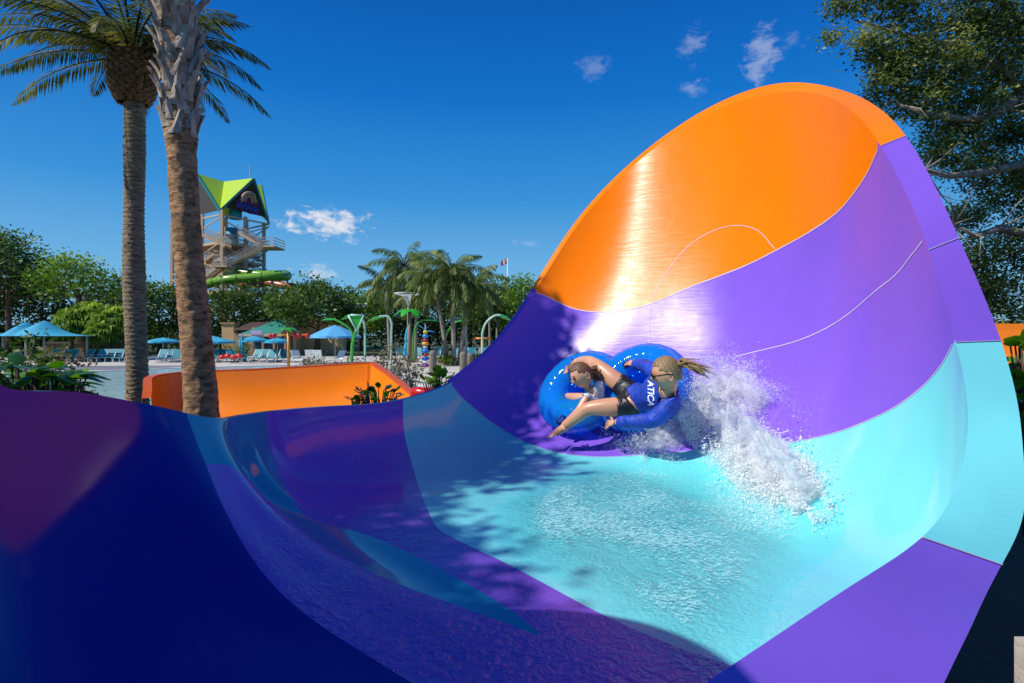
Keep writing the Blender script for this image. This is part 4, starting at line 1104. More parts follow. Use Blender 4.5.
# --- date palm
def date_palm():
    b = at(137, 335, 10.4); b.z = 0; top = at(133, 78, 10.4)
    root = empty('date_palm', b); tag(root, 'tall date palm with ringed grey trunk and arching feather fronds, left of the shaggy palm', 'palm tree')
    h = top.z; dx = top.x - b.x
    m = MB(); pts = []; rs = []
    for i in range(260):
        t = i / 259; z = h * t
        r = .76 * (.245 - .035 * t + .025 * math.sin(t * 17) * .4) * (1 + .035 * ((i % 3) - 1)) + .04 * max(0, 1 - t * 14)
        pts.append(Vector((dx * t + .02 * math.sin(t * 9), 0, z))); rs.append(r)
    n = 28; V = []; Fc = []
    for i, (p, r) in enumerate(zip(pts, rs)):
        for k in range(n):
            a = 2 * math.pi * k / n; rr = r * (1 + .05 * math.sin(a * 9 + i * 1.1) + .05 * mnoise.noise(Vector((a * 2, i * .7, 0))))
            V.append(p + Vector((rr * math.cos(a), rr * math.sin(a), .012 * math.sin(a * 9 + i))))
    for i in range(len(pts) - 1):
        for k in range(n): Fc.append((i * n + k, i * n + (k + 1) % n, (i + 1) * n + (k + 1) % n, (i + 1) * n + k))
    m.add(V, Fc); m.build('trunk', bark_mat('date palm trunk', (.05, .034, .02), (.46, .34, .21), 5.0, 7.0, 1.0), root, smooth=True)
    # pineapple-shaped bulb of cut leaf bases under the crown
    mb = MB(); bm_ = bark_mat('cut leaf bases', (.05, .025, .012), (.34, .19, .08), 1.0, 12.0, .8)
    mb.lathe([(.17, h - .45), (.25, h - .36), (.34, h - .15), (.36, h + .05), (.32, h + .3), (.18, h + .5)], (dx, 0, 0), 24)
    for j in range(15):
        zz = h - .42 + j * .062; t = (zz - h + .45) / .95; rr = .18 + .19 * math.sin(math.pi * min(1, t * .85 + .1)) ** .7
        for k in range(15):
            a = 2 * math.pi * (k + .5 * (j % 2)) / 15 + rng.normal() * .05
            d = Vector((math.cos(a), math.sin(a), 0)); c = Vector((dx, 0, zz)) + d * rr
            M_ = Matrix((Vector((-d.y, d.x, 0)), (d * .55 + Vector((0, 0, .83))).normalized().cross(Vector((-d.y, d.x, 0))), (d * .55 + Vector((0, 0, .83))).normalized())).transposed()
            mb.box(c, (.085, .035, .10 + .03 * rng.random()), M_)
    mb.build('leaf_bases', bm_, root)
    o = Vector((dx, 0, h + .35))
    feather_crown(o, 30, 2.6, 64, .026, .42, 'palm', root, el=(.28, 1.45), sag=1.35, stiff=.3,
                  fixed=[(math.pi * 1.0, .30, 2.9, .9), (math.pi * 1.02, .05, 2.4, .95), (math.pi * 1.06, .75, 2.9, 1.3), (.05, .7, 2.5, 1.5), (-.15, .95, 2.4, 1.4), (math.pi * .95, .55, 2.9, 1.2)])
    mo = MB()
    for k in range(26):   # dry flower stalks hanging among the fronds
        a = rng.uniform(0, 2 * math.pi); d = Vector((math.cos(a), math.sin(a), 0)); L = rng.uniform(.5, 1.0)
        mo.tube([o + d * .1, o + d * L * .5 + Vector((0, 0, .25)), o + d * L + Vector((0, 0, -.05))], [.014, .01, .004], 5)
    mo.build('flower_stalks', basic('dry stalks', (.36, .22, .08), rough=.8), root)
date_palm()

# --- sabal palm with criss-cross boots
def sabal_palm():
    b = at(206, 335, 6.3); b.z = 0
    root = empty('sabal_palm', b); tag(root, 'thick rough-barked sabal palm with criss-crossed leaf boots, right of the ringed palm', 'palm tree')
    def ctr(z):
        v = HOR - (z - CAMZ) * F / 6.3
        u = np.interp(v, [-60, 0, 60, 140, 220, 300, 400, 560], [172, 174.5, 177.5, 182, 187.5, 193, 199.5, 206])
        return Vector(((u - 512) / F * 6.3 - b.x, .03 * math.sin(z * 1.3), z))
    def rad(z):
        v = HOR - (z - CAMZ) * F / 6.3
        return np.interp(v, [-60, 0, 140, 150, 260, 330, 400, 560], [.175, .178, .165, .145, .146, .155, .175, .20])
    n = 40; rows = 380; H = 8.6; V = []; Fc = []
    for i in range(rows):
        z = H * i / (rows - 1); c = ctr(z); r = rad(z)
        for k in range(n):
            a = 2 * math.pi * k / n
            q = Vector((math.cos(a) * 1.6, math.sin(a) * 1.6, z * 5.5))
            rr = r * (1 + .055 * mnoise.noise(q) + .05 * mnoise.noise(q * 2.7) + .035 * mnoise.noise(Vector((q.x * 3, q.y * 3, z * 26))))
            V.append(c + Vector((rr * math.cos(a), rr * math.sin(a), 0)))
    for i in range(rows - 1):
        for k in range(n): Fc.append((i * n + k, i * n + (k + 1) % n, (i + 1) * n + (k + 1) % n, (i + 1) * n + k))
    MB().add(V, Fc).build('trunk', bark_mat('sabal bark', (.085, .038, .014), (.62, .35, .17), 2.2, 8.0, 1.0, .06), root, smooth=True)
    bm_ = bark_mat('weathered leaf boots', (.13, .10, .08), (.56, .47, .39), .4, 9.0, .6)
    zb = 4.42; mb = MB()
    for j in range(52):
        z = zb + j * .078; 
        for q in range(4):
            a = j * 2.39996 * 1.0 + q * 1.571 + rng.normal() * .12
            d = Vector((math.cos(a), math.sin(a), 0)); s = Vector((-d.y, d.x, 0)); c = ctr(z); r = rad(z)
            lean_ = (1 if (j + q) % 2 else -1) * rng.uniform(.35, .75)
            L = rng.uniform(.24, .36); out = rng.uniform(.05, .17)
            if j < 3: out *= .35; L *= .8
            P = []
            for t, w, th in ((0, .16, .035), (.3, .115, .038), (.65, .078, .036), (1.0, .066, .034)):
                p = c + d * (r * .93 + out * t ** 1.5) + s * (lean_ * L * t * .6) + Vector((0, 0, L * t * .9 - .05))
                P.append((p, w * rng.uniform(.9, 1.1), th))
            b0 = []; VV = []; FF = []
            for i, (p, w, th) in enumerate(P):
                VV += [p - s * w * .5, p + d * th * .7, p + s * w * .5, p - d * th * .6]
                if i:
                    e = 4 * i
                    for k in range(4): FF.append((e - 4 + k, e - 4 + (k + 1) % 4, e + (k + 1) % 4, e + k))
            FF.append((len(VV) - 4, len(VV) - 3, len(VV) - 2, len(VV) - 1))
            mb.add(VV, FF)
    mb.build('leaf_boots', bm_, root)
    # fan crown above
    V, Fc, sh = [], [], []; st = MB(); o = ctr(H) + Vector((0, 0, .1))
    for k in range(22):
        a = k * 2.39996; el = 1.3 - 1.6 * (k / 22); d = Vector((math.cos(a) * math.cos(el), math.sin(a) * math.cos(el), math.sin(el)))
        e = o + d * 1.1; st.tube([o, o + d * .6, e], [.02, .015, .01], 5); s = d.cross(Vector((0, 0, 1))).normalized(); u = s.cross(d)
        for q in range(24):
            g = (q / 23 - .5) * 3.6; dd = (d * math.cos(g) + s * math.sin(g)).normalized(); w = (s * math.cos(g) - d * math.sin(g)) * .03
            tip = e + dd * .85 - Vector((0, 0, .25)); bq = len(V)
            V += [tuple(e), tuple(e + dd * .5 - w), tuple(tip), tuple(e + dd * .5 + w)]; Fc.append((bq, bq + 1, bq + 2, bq + 3)); sh.append(rng.random())
    c = raw_mesh('crown', np.array(V), np.array(Fc), LEAF['palm'], root, attr=np.array(sh)); st.build('frond_stems', LEAF['palm'], c)
sabal_palm()

# --- big oak at the upper right, its crown reaching into the picture
def live_oak():
    b = Vector((14.2, 13.0, 0)); root = empty('live_oak', b)
    tag(root, 'big dark live oak with bare pale limbs, behind the right edge of the wave wall', 'tree')
    P, S = [], []; m = MB(); bk = BARK['grey']
    def w(u, v, d): return at(u, v, d) - b
    m.tube([Vector((0, 0, -.1)), Vector((-.1, 0, 1.6)), Vector((-.3, .1, 3.4)), w(1060, 150, 12.6)], [.5, .42, .36, .28], 12)
    limbs = [[(1075, 190, 12.7), (1024, 164, 12.4), (985, 172, 12.2), (950, 176, 12.0), (925, 170, 11.9), (905, 176, 11.8)],
             [(1065, 120, 12.7), (1024, 92, 12.5), (990, 60, 12.3), (950, 45, 12.0), (905, 35, 11.9), (855, 20, 11.8)],
             [(1060, 60, 12.6), (1030, 30, 12.5), (1000, 0, 12.3), (960, -35, 12.1), (900, -50, 11.9)],
             [(1060, 230, 12.8), (1030, 235, 12.6), (1000, 228, 12.5), (975, 236, 12.4), (955, 225, 12.3)],
             [(1024, 92, 12.5), (1000, 110, 12.2), (970, 120, 12.0), (930, 115, 11.8), (900, 105, 11.7)]]
    for L in limbs:
        m.tube([w(*q) for q in L], [.13 * (1 - .8 * i / (len(L) - 1)) for i in range(len(L))], 8)
        for q in range(14):
            i = rng.integers(1, len(L)); s = w(*L[i]); e = s + Vector(rng.normal(size=3)) * .5
            m.tube([s, s.lerp(e, .5) + Vector(rng.normal(size=3)) * .08, e], [.022, .014, .004], 5)
    m.build('trunk', bk, root, smooth=True)
    blobs = [(1010, 20, 12.5, 1.1, 120), (960, 10, 12.2, .9, 95), (905, 0, 11.9, .75, 62), (860, -15, 11.8, .55, 30), (838, 6, 11.8, .22, 13), (832, 38, 11.8, .13, 6), (1000, 70, 12.6, 1.0, 120), (940, 62, 12.0, .75, 90), (893, 58, 11.9, .5, 50), (866, 48, 11.8, .34, 22),
             (885, 85, 11.9, .42, 36), (1015, 125, 12.8, .95, 110), (960, 112, 12.4, .75, 80), (915, 105, 12.0, .5, 45), (1020, 190, 12.9, .8, 70), (975, 165, 12.7, .65, 50), (940, 150, 12.3, .5, 38), (1015, 245, 13.2, .8, 70), (965, 215, 12.9, .5, 32), (975, 260, 13.2, .55, 42), (1010, 300, 13.6, .8, 60), (990, 290, 13.4, .5, 40), (1060, 60, 12.8, 1.2, 70), (1060, 180, 12.8, 1.1, 60), (930, -60, 12, 1.0, 50), (1010, -60, 12.4, 1.2, 60)]
    for (u, v, d, r, n) in blobs:
        c = np.array(w(u, v, d)); pp, cc, sh = crown_points(c, (r, r, r * .9), n, 46, .14, bottom=-1.1, hollow=.1)
        P.append(pp); S.append(sh)
    P = np.vstack(P); S = np.concatenate(S); V, Fq = leaves(P, .085, .48)
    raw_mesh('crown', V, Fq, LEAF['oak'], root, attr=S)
    # dark thicket of undergrowth under the oak
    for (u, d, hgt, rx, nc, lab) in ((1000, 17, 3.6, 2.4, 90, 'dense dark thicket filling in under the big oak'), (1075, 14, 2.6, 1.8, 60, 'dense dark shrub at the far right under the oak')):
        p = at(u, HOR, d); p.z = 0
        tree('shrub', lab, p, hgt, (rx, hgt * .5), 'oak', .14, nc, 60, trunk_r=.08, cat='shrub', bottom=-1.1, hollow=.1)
live_oak()

# --- shade tree beyond the left edge of the picture (throws the dappled shade on the bowl)
def shade_tree():
    b = Vector((-7.6, 1.2, 0)); root = empty('shade_tree', b); tag(root, 'leafy shade tree standing beside the slide beyond the left edge of the picture', 'tree')
    P, S = [], []
    for (c, r, n) in SHADE_BLOBS:
        pp, cc, sh = crown_points(np.array(c) - np.array(b), (r, r, r * .7), n, 40, .17, bottom=-1.1, hollow=.05); P.append(pp); S.append(sh)
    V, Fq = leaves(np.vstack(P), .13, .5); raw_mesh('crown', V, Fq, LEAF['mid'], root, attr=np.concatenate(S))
    m = MB(); m.tube([Vector((0, 0, -.1)), Vector((.1, .1, 2.5)), Vector((.5, .2, 5)), Vector((1.2, .5, 7))], [.28, .22, .18, .08], 10)
    for (c, r, n) in SHADE_BLOBS:
        e = Vector(c) - b; s = Vector((.5, .2, 5)); m.tube([s, s.lerp(e, .5) + Vector((0, 0, -.3)), e], [.12, .08, .02], 6)
    m.build('trunk', BARK['brown'], root, smooth=True)
SHADE_BLOBS = [((-5.2, 3.5, 7.75), .42, 34), ((-5.6, 3.25, 7.5), .5, 34), ((-4.85, 3.65, 7.9), .28, 18), ((-5.65, 3.0, 7.1), .5, 30), ((-5.6, 2.4, 7.0), .55, 34), ((-6.3, 1.7, 7.0), .6, 44), ((-5.7, 1.9, 7.0), .6, 34), ((-6.25, 1.3, 6.9), .55, 34), ((-6.0, -.2, 7.0), .6, 44), ((-5.9, .35, 7.05), .45, 30), ((-6.6, -.6, 6.9), .7, 30), ((-7.2, .6, 7.4), .9, 26), ((-7.8, 1.8, 7.6), 1.1, 30), ((-6.4, 2.9, 7.2), .8, 20)]
shade_tree()

# --- background trees and palms
G_BG = 'broadleaf trees behind the pool deck'
for (u, vt, d, rx, rz, H_off, mat, lab, nc) in [
    (8, 232, 60, 4.4, 4.2, 0, 'dark', 'tall dark tree at the left edge behind the teal shade sail', 130),
    (78, 257, 56, 4.2, 2.5, 0, 'light', 'feathery light green tree beyond the teal shade sail', 75),
    (42, 268, 66, 4.6, 4.4, 0, 'dark', 'dark tree between the left-edge tree and the feathery one', 130),
    (112, 283, 70, 4.2, 3.8, 0, 'dark', 'dark low tree just left of the ringed palm trunk', 110),
    (160, 279, 66, 3.6, 4.0, 0, 'mid', 'mid green tree seen between the two palm trunks', 110),
    (-30, 262, 64, 4.5, 4.4, 0, 'dark', 'dark tree running out of the picture at the left', 90),
    (238, 284, 72, 5.0, 4.2, 0, 'dark', 'dark wide tree at the foot of the slide tower', 150),
    (278, 290, 74, 3.8, 3.6, 0, 'mid', 'mid green tree right of the slide tower foot', 100),
    (317, 282, 62, 4.9, 3.0, 0, 'mid', 'broad spreading oak with a forked trunk behind the green roof', 170),
    (360, 291, 76, 4.2, 3.8, 0, 'light', 'yellow green tree behind the lamp mast with three lamps', 110),
    (392, 280, 82, 5.2, 5.0, 0, 'dark', 'dark tree behind the white funnel fountain', 130),
    (428, 284, 84, 5.2, 5.2, 0, 'mid', 'mid green tree behind the cluster of queen palms', 130),
    (470, 288, 84, 5.0, 5.0, 0, 'dark', 'dark tree behind the tall lamp mast', 130),
    (498, 286, 80, 3.8, 4.6, 0, 'dark', 'dark tree below the flag pole', 110),
    (521, 276, 72, 3.2, 4.0, 0, 'light', 'bright green tree touching the slide rim below the flag', 120),
    (552, 285, 78, 4.2, 4.4, 0, 'mid', 'green tree mostly behind the wave wall', 60)]:
    p = at(u, HOR, d); H = CAMZ + (HOR - vt) * d / F; p.z = 0
    tree('broadleaf_tree', lab, p, H, (rx, rz), mat, .42 if mat != 'light' else .38, nc, 42, group=G_BG, trunk_r=.28, spread=.62, drop=.15)
# low hedge masses closing the view under the crowns
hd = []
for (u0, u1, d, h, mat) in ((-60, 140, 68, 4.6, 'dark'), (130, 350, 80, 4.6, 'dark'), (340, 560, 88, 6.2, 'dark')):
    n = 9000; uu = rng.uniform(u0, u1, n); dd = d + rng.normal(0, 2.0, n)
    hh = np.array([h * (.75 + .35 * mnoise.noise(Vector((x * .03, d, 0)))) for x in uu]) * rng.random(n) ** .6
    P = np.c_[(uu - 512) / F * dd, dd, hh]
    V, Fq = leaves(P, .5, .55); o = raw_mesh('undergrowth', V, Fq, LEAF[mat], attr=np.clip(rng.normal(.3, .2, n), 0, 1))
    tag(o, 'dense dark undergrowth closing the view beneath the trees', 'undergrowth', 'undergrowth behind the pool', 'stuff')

def queen_palm(u, vtop, d, lab, n=22, L=2.6, ub=None, r=.17, group='queen palms beyond the splash pool'):
    ub = ub if ub is not None else u
    b = at(ub, HOR, d); b.z = 0; t = at(u, vtop, d) - b; t.z = CAMZ + (HOR - vtop) * d / F - L * .45
    root = empty('queen_palm', b); tag(root, lab, 'palm tree', group)
    pts = [Vector((0, 0, -.1))] + [Vector((t.x * (k / 6) ** 1.3, 0, t.z * k / 6)) for k in range(1, 7)]
    MB().tube(pts, [r * 1.25] + [r * (1.05 - .4 * k / 6) for k in range(1, 7)], 10).build('trunk', BARK['palm'], root, smooth=True)
    feather_crown(Vector(t), n, L, 34, .075, .85, 'queen', root, el=(-.5, 1.35), sag=1.5, stiff=.75, az0=rng.random() * 6)
for q in [(452, 250, 41, 'tallest queen palm of the central cluster', 26, 3.4, 454), (434, 258, 41.5, 'queen palm leaning left out of the central cluster', 24, 3.2, 447), (472, 266, 41.2, 'queen palm leaning right out of the central cluster', 24, 3.2, 459),
          (404, 246, 47, 'queen palm rising above the white funnel fountain', 24, 3.6, 411), (417, 278, 46, 'lower queen palm right of the white funnel fountain', 20, 2.8, 415), (386, 268, 52, 'queen palm left of the white funnel fountain', 22, 3.3, 390),
          (489, 292, 70, 'thin palm in front of the dark trees near the slide rim', 16, 2.2, 490), (497, 298, 72, 'second thin palm nearest the slide rim', 14, 2.0, 497)]:
    queen_palm(*q)
# fan palms beside the shade sail
def fan_palm(u, vtop, d, lab, r=1.5):
    b = at(u, HOR, d); b.z = 0; root = empty('fan_palm', b); tag(root, lab, 'palm tree', 'fan palms beside the loungers')
    z = CAMZ + (HOR - vtop) * d / F - r * .6
    MB().tube([Vector((0, 0, -.1)), Vector((0, 0, z * .5)), Vector((0, 0, z))], [.16, .13, .12], 8).build('trunk', BARK['brown'], root, smooth=True)
    V, Fc, sh = [], [], []
    for k in range(34):
        a = k * 2.39996; el = 1.3 - 2.0 * (k / 34); dv = Vector((math.cos(a) * math.cos(el), math.sin(a) * math.cos(el), math.sin(el))); e = Vector((0, 0, z)) + dv * r * .55
        s = dv.cross(Vector((0, 0, 1))).normalized(); s0 = np.clip(rng.normal(.5 + .3 * math.sin(el), .15), 0, 1)
        for q in range(21):
            g = (q / 20 - .5) * 3.6 + rng.normal() * .08; dd = dv * math.cos(g) + s * math.sin(g); w = (s * math.cos(g) - dv * math.sin(g)) * r * .035; tip = e + dd * r * rng.uniform(.38, .55) - Vector((0, 0, r * rng.uniform(.15, .42)))
            bq = len(V); V += [tuple(e), tuple(e + dd * r * .3 - w), tuple(tip), tuple(e + dd * r * .3 + w)]; Fc.append((bq, bq + 1, bq + 2, bq + 3)); sh.append(float(np.clip(s0 + rng.normal(0, .1), 0, 1)))
    raw_mesh('crown', np.array(V), np.array(Fc), LEAF['light'], root, attr=np.array(sh))
for q in [(72, 312, 50, 'fan palm at the right tip of the teal shade sail', 1.9), (90, 306, 51, 'tallest fan palm of the clump left of the ringed trunk', 2.2), (112, 309, 50, 'fan palm close to the ringed palm trunk', 2.0), (103, 322, 49, 'low fan palm hanging over the loungers', 1.6)]: fan_palm(*q)

# shrubs: dry brown ones behind the orange flume, yellow-green ones on the deck, leafy ones at the left rim
def shrub(u, vb, d, h, r, mat, lab, n=26, per=26, leaf=.10, group=None, stems=9, zb=None):
    b = at(u, vb, d); b.z = zb if zb is not None else 0; root = empty('shrub', b); tag(root, lab, 'shrub', group)
    P, cc, sh = crown_points((0, 0, h * .58), (r, r, h * .45), n, per, r * .2, bottom=-1.1, hollow=.15)
    m = MB()
    for k in range(stems):
        e = Vector(cc[rng.integers(len(cc))]); m.tube([Vector((rng.normal() * .05, rng.normal() * .05, -.05)), e * .5 + Vector(rng.normal(size=3)) * .06, e], [.025, .016, .005], 5)
    m.build('stems', BARK['grey'], root, smooth=True)
    V, Fq = leaves(P, leaf, .5); raw_mesh('foliage', V, Fq, LEAF[mat], root, attr=sh)
    return root
for i, (u, d, h, r) in enumerate([(308, 20, 1.5, .6), (322, 21, 1.4, .55), (338, 19, 1.6, .6), (354, 20, 1.5, .55), (368, 19, 1.8, .6), (383, 18.5, 2.0, .6), (398, 18, 1.8, .55), (411, 19, 1.6, .45)]):
    shrub(u, 385, d, h, r, 'dry', 'sparse brown shrub in the row behind the orange flume', 22, 15, .11, 'brown shrubs behind the orange flume', stems=26)
for (u, d, h, r, lab) in [(235, 47, 1.7, 1.5, 'yellow green bush in front of the tan wall left of the green roof'), (94, 48, 1.2, .5, 'small yellow flowering bush among the left loungers'), (446, 41, .7, .8, 'low yellow green bush at the feet of the queen palms'), (475, 42, .8, .6, 'low yellow green bush right of the queen palm trunks')]:
    shrub(u, 370, d, h, r, 'yellow', lab, 26, 30, .16)
for (u, d, h, r, mat, lab) in [(22, 9.5, 2.15, .75, 'mid', 'tangled green bush behind the left end of the rim'), (48, 9.0, 2.1, .6, 'dry', 'brownish leafy bush beside the tangled green one'), (5, 8.2, 1.95, .6, 'mid', 'green bush at the left edge above the rim'), (-30, 8, 2.1, .8, 'mid', 'green bush running out of the picture at the left')]:
    shrub(u, 390, d, h, r, mat, lab, 40, 40, .10)

def broad_plant(base, pts, lab, mat='glossy', L=.22, W=.11, cat='plant', group=None, up=.5):
    """plant with large ribbed oval leaves at given points"""
    root = empty('broadleaf_plant', base); tag(root, lab, cat, group)
    st = MB(); V, Fc, sh = [], [], []
    for (p, az, el, s, shd) in pts:
        p = Vector(p) - Vector(base); d = Vector((math.cos(az) * math.cos(el), math.sin(az) * math.cos(el), math.sin(el)))
        sd_ = Vector((-math.sin(az), math.cos(az), 0)); n = sd_.cross(d)
        st.tube([Vector((p.x * .3, p.y * .3, min(0, p.z) - .05)), p * .7 + Vector((0, 0, .02)), p], [.012, .009, .006], 6)
        prof = [(0, .04), (.12, .5), (.3, .9), (.5, 1.0), (.7, .86), (.87, .5), (1, .03)]
        b = len(V)
        for (t, w) in prof:
            c = p + d * L * s * t - Vector((0, 0, 1)) * L * s * .3 * t * t
            V += [tuple(c - sd_ * W * s * w * .5 + n * .16 * W * s * w), tuple(c), tuple(c + sd_ * W * s * w * .5 + n * .16 * W * s * w)]
        for i in range(len(prof) - 1):
            for e in (0, 1): Fc.append((b + 3 * i + e, b + 3 * i + e + 1, b + 3 * i + e + 4, b + 3 * i + e + 3)); sh.append(shd)
    st.build('stems', BARK['brown'], root, smooth=True)
    o = raw_mesh('leaf_blades', np.array(V), np.array(Fc), LEAF[mat], root, smooth=True, attr=np.array(sh))
    return root
def scatter(c, r, n, s=(.7, 1.2), sh=(.2, .9), zr=.6, tilt=(-.3, .9)):
    out = []
    for k in range(n):
        d = Vector(rng.normal(size=3)); d.normalize(); p = Vector(c) + Vector((d.x * r, d.y * r, d.z * r * zr)) * rng.random() ** .4
        out.append((p, math.atan2(d.y, d.x) + rng.normal() * .3, rng.uniform(*tilt), rng.uniform(*s), rng.uniform(*sh)))
    return out
c = at(55, 378, 5.2); broad_plant((c.x, c.y, .9), scatter(c, .26, 34, (.8, 1.4)), 'bright green broad-leaved plant at the left rim', L=.2, W=.13)
c = at(20, 376, 5.0); broad_plant((c.x, c.y, .9), scatter(c, .3, 26, (.8, 1.3), (.0, .35)), 'dark broad-leaved plant left of the bright one', L=.26, W=.10)
c = at(88, 388, 5.2); broad_plant((c.x, c.y, .9), [(at(u, v, 5.2), az, el, s, .08) for (u, v, az, el, s) in [(72, 385, .2, .2, 1.0), (80, 382, .0, .15, 1.2), (84, 390, -.2, -.1, 1.1), (76, 392, .3, .1, .9), (90, 393, .0, -.05, 1.0), (68, 380, .9, .3, .9)]], 'dark leaves reaching right over the rim toward the ringed palm', L=.19, W=.06)
c = at(378, 395, 7.2); broad_plant((c.x, c.y, .8), scatter(c, .30, 46, (.7, 1.1), (.05, .55), .35, (.1, 1.2)), 'dark green low plant in front of the orange flume', L=.14, W=.08)
c = at(357, 398, 7.0); broad_plant((c.x, c.y, .8), scatter(c, .1, 10, (.7, 1.0), (.5, .9), .5), 'small light green plant left of the dark low one', L=.13, W=.08)
c = at(436, 381, 7.6); broad_plant((c.x, c.y, .9), scatter(c, .20, 30, (.8, 1.2), (.6, 1.0), .9, (.3, 1.3)), 'yellow green upright plant rising over the rim beside the red float', L=.15, W=.09)
c = at(1018, 368, 4.6); broad_plant((c.x + .1, c.y, .9), scatter(c, .2, 40, (.8, 1.25), (.35, 1.0), 1.3, (.6, 1.35)), 'fleshy bright green round-leaved shrub at the right of the wave wall', L=.16, W=.13)
c = at(1034, 430, 3.5); broad_plant((c.x + .1, c.y, .7), scatter(c, .22, 40, (.8, 1.25), (.2, .9), 1.2, (.6, 1.35)), 'fleshy round-leaved shrub low at the right picture edge', L=.11, W=.09)
# ------------------------------------------------------------------ ground, pool, deck
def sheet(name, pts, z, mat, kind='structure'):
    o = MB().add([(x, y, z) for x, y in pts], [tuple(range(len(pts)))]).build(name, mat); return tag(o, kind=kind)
def ground_mat(name, a, b_, scale, bump=.4):
    m, nt, b = new_mat(name)
    tc = nd(nt, 'ShaderNodeTexCoord'); n = nd(nt, 'ShaderNodeTexNoise', Scale=scale, Detail=10.0, Roughness=.65); nt.links.new(tc.outputs['Object'], n.inputs['Vector'])
    n2 = nd(nt, 'ShaderNodeTexNoise', Scale=scale * .08, Detail=4.0); nt.links.new(tc.outputs['Object'], n2.inputs['Vector'])
    ad = nd(nt, 'ShaderNodeMath', _operation='ADD'); nt.links.new(n.outputs['Fac'], ad.inputs[0]); nt.links.new(n2.outputs['Fac'], ad.inputs[1])
    rp = ramp(nt, [(.35, a), (.65, b_)]); hv = nd(nt, 'ShaderNodeMath', _operation='MULTIPLY'); hv.inputs[1].default_value = .5; nt.links.new(ad.outputs[0], hv.inputs[0])
    nt.links.new(hv.outputs[0], rp.inputs['Fac']); nt.links.new(rp.outputs['Color'], b.inputs['Base Color']); b.inputs['Roughness'].default_value = .9
    bp = nd(nt, 'ShaderNodeBump', Strength=bump, Distance=.05); nt.links.new(n.outputs['Fac'], bp.inputs['Height']); nt.links.new(bp.outputs['Normal'], b.inputs['Normal'])
    return m
M_SOIL = ground_mat('mulch and soil', (.018, .013, .009), (.07, .05, .034), 14, 1.0)
M_GRASS = ground_mat('grass ground', (.03, .05, .015), (.07, .10, .03), 3)
M_DECK = ground_mat('pale concrete deck', (.42, .38, .33), (.62, .57, .50), 5, .1)
sheet('ground', [(-900, -60), (900, -60), (900, 1500), (-900, 1500)], 0, M_GRASS)
sheet('planting_bed', [(-30, -8), (30, -8), (30, 14.5), (-30, 14.5)], .004, M_SOIL)
deck_o = [(-60, 14), (-60, 57), (-4, 60), (10, 58), (10, 14)]
sheet('pool_deck', deck_o, .008, M_DECK)
def water_mat():
    m, nt, b = new_mat('pool water')
    tc = nd(nt, 'ShaderNodeTexCoord'); n = nd(nt, 'ShaderNodeTexNoise', Scale=2.2, Detail=5.0, Distortion=.6); nt.links.new(tc.outputs['Object'], n.inputs['Vector'])
    rp = ramp(nt, [(.3, (.30, .52, .55)), (.7, (.55, .74, .75))]); nt.links.new(n.outputs['Fac'], rp.inputs['Fac']); nt.links.new(rp.outputs['Color'], b.inputs['Base Color'])
    b.inputs['Roughness'].default_value = .12
    bp = nd(nt, 'ShaderNodeBump', Strength=.35, Distance=.05); nt.links.new(n.outputs['Fac'], bp.inputs['Height']); nt.links.new(bp.outputs['Normal'], b.inputs['Normal'])
    return m
pool = [(-55, 15), (-52, 27), (-36, 29), (-27, 31), (-22, 37), (-14, 41), (-8.5, 38), (-6, 30), (-4, 24.5), (1.5, 23), (4, 15)]
pc = catmull(np.array(pool), 8)
sheet('pool_water', [tuple(p) for p in pc], .016, water_mat())
# raised coping round the pool's edge
m = MB(); V = []; Fc = []
for i, p in enumerate(pc):
    t = pc[min(i + 1, len(pc) - 1)] - pc[max(i - 1, 0)]; t /= np.linalg.norm(t); nn = np.array([-t[1], t[0]])
    a, b2 = p + nn * .02, p + nn * .38
    V += [(a[0], a[1], .01), (a[0], a[1], .06), (b2[0], b2[1], .06), (b2[0], b2[1], .01)]
    if i:
        e = 4 * i
        for k in range(3): Fc.append((e - 4 + k, e - 3 + k, e + 1 + k, e + k))
tag(m.add(V, Fc).build('pool_edge', basic('coping', (.62, .58, .52), rough=.8)), kind='structure')
# grey lane on the deck at the left
sheet('path', [(-48, 33.5), (-24, 35.5), (-22, 41), (-50, 39.5)], .012, ground_mat('grey deck', (.13, .14, .16), (.22, .23, .25), 4, .1))

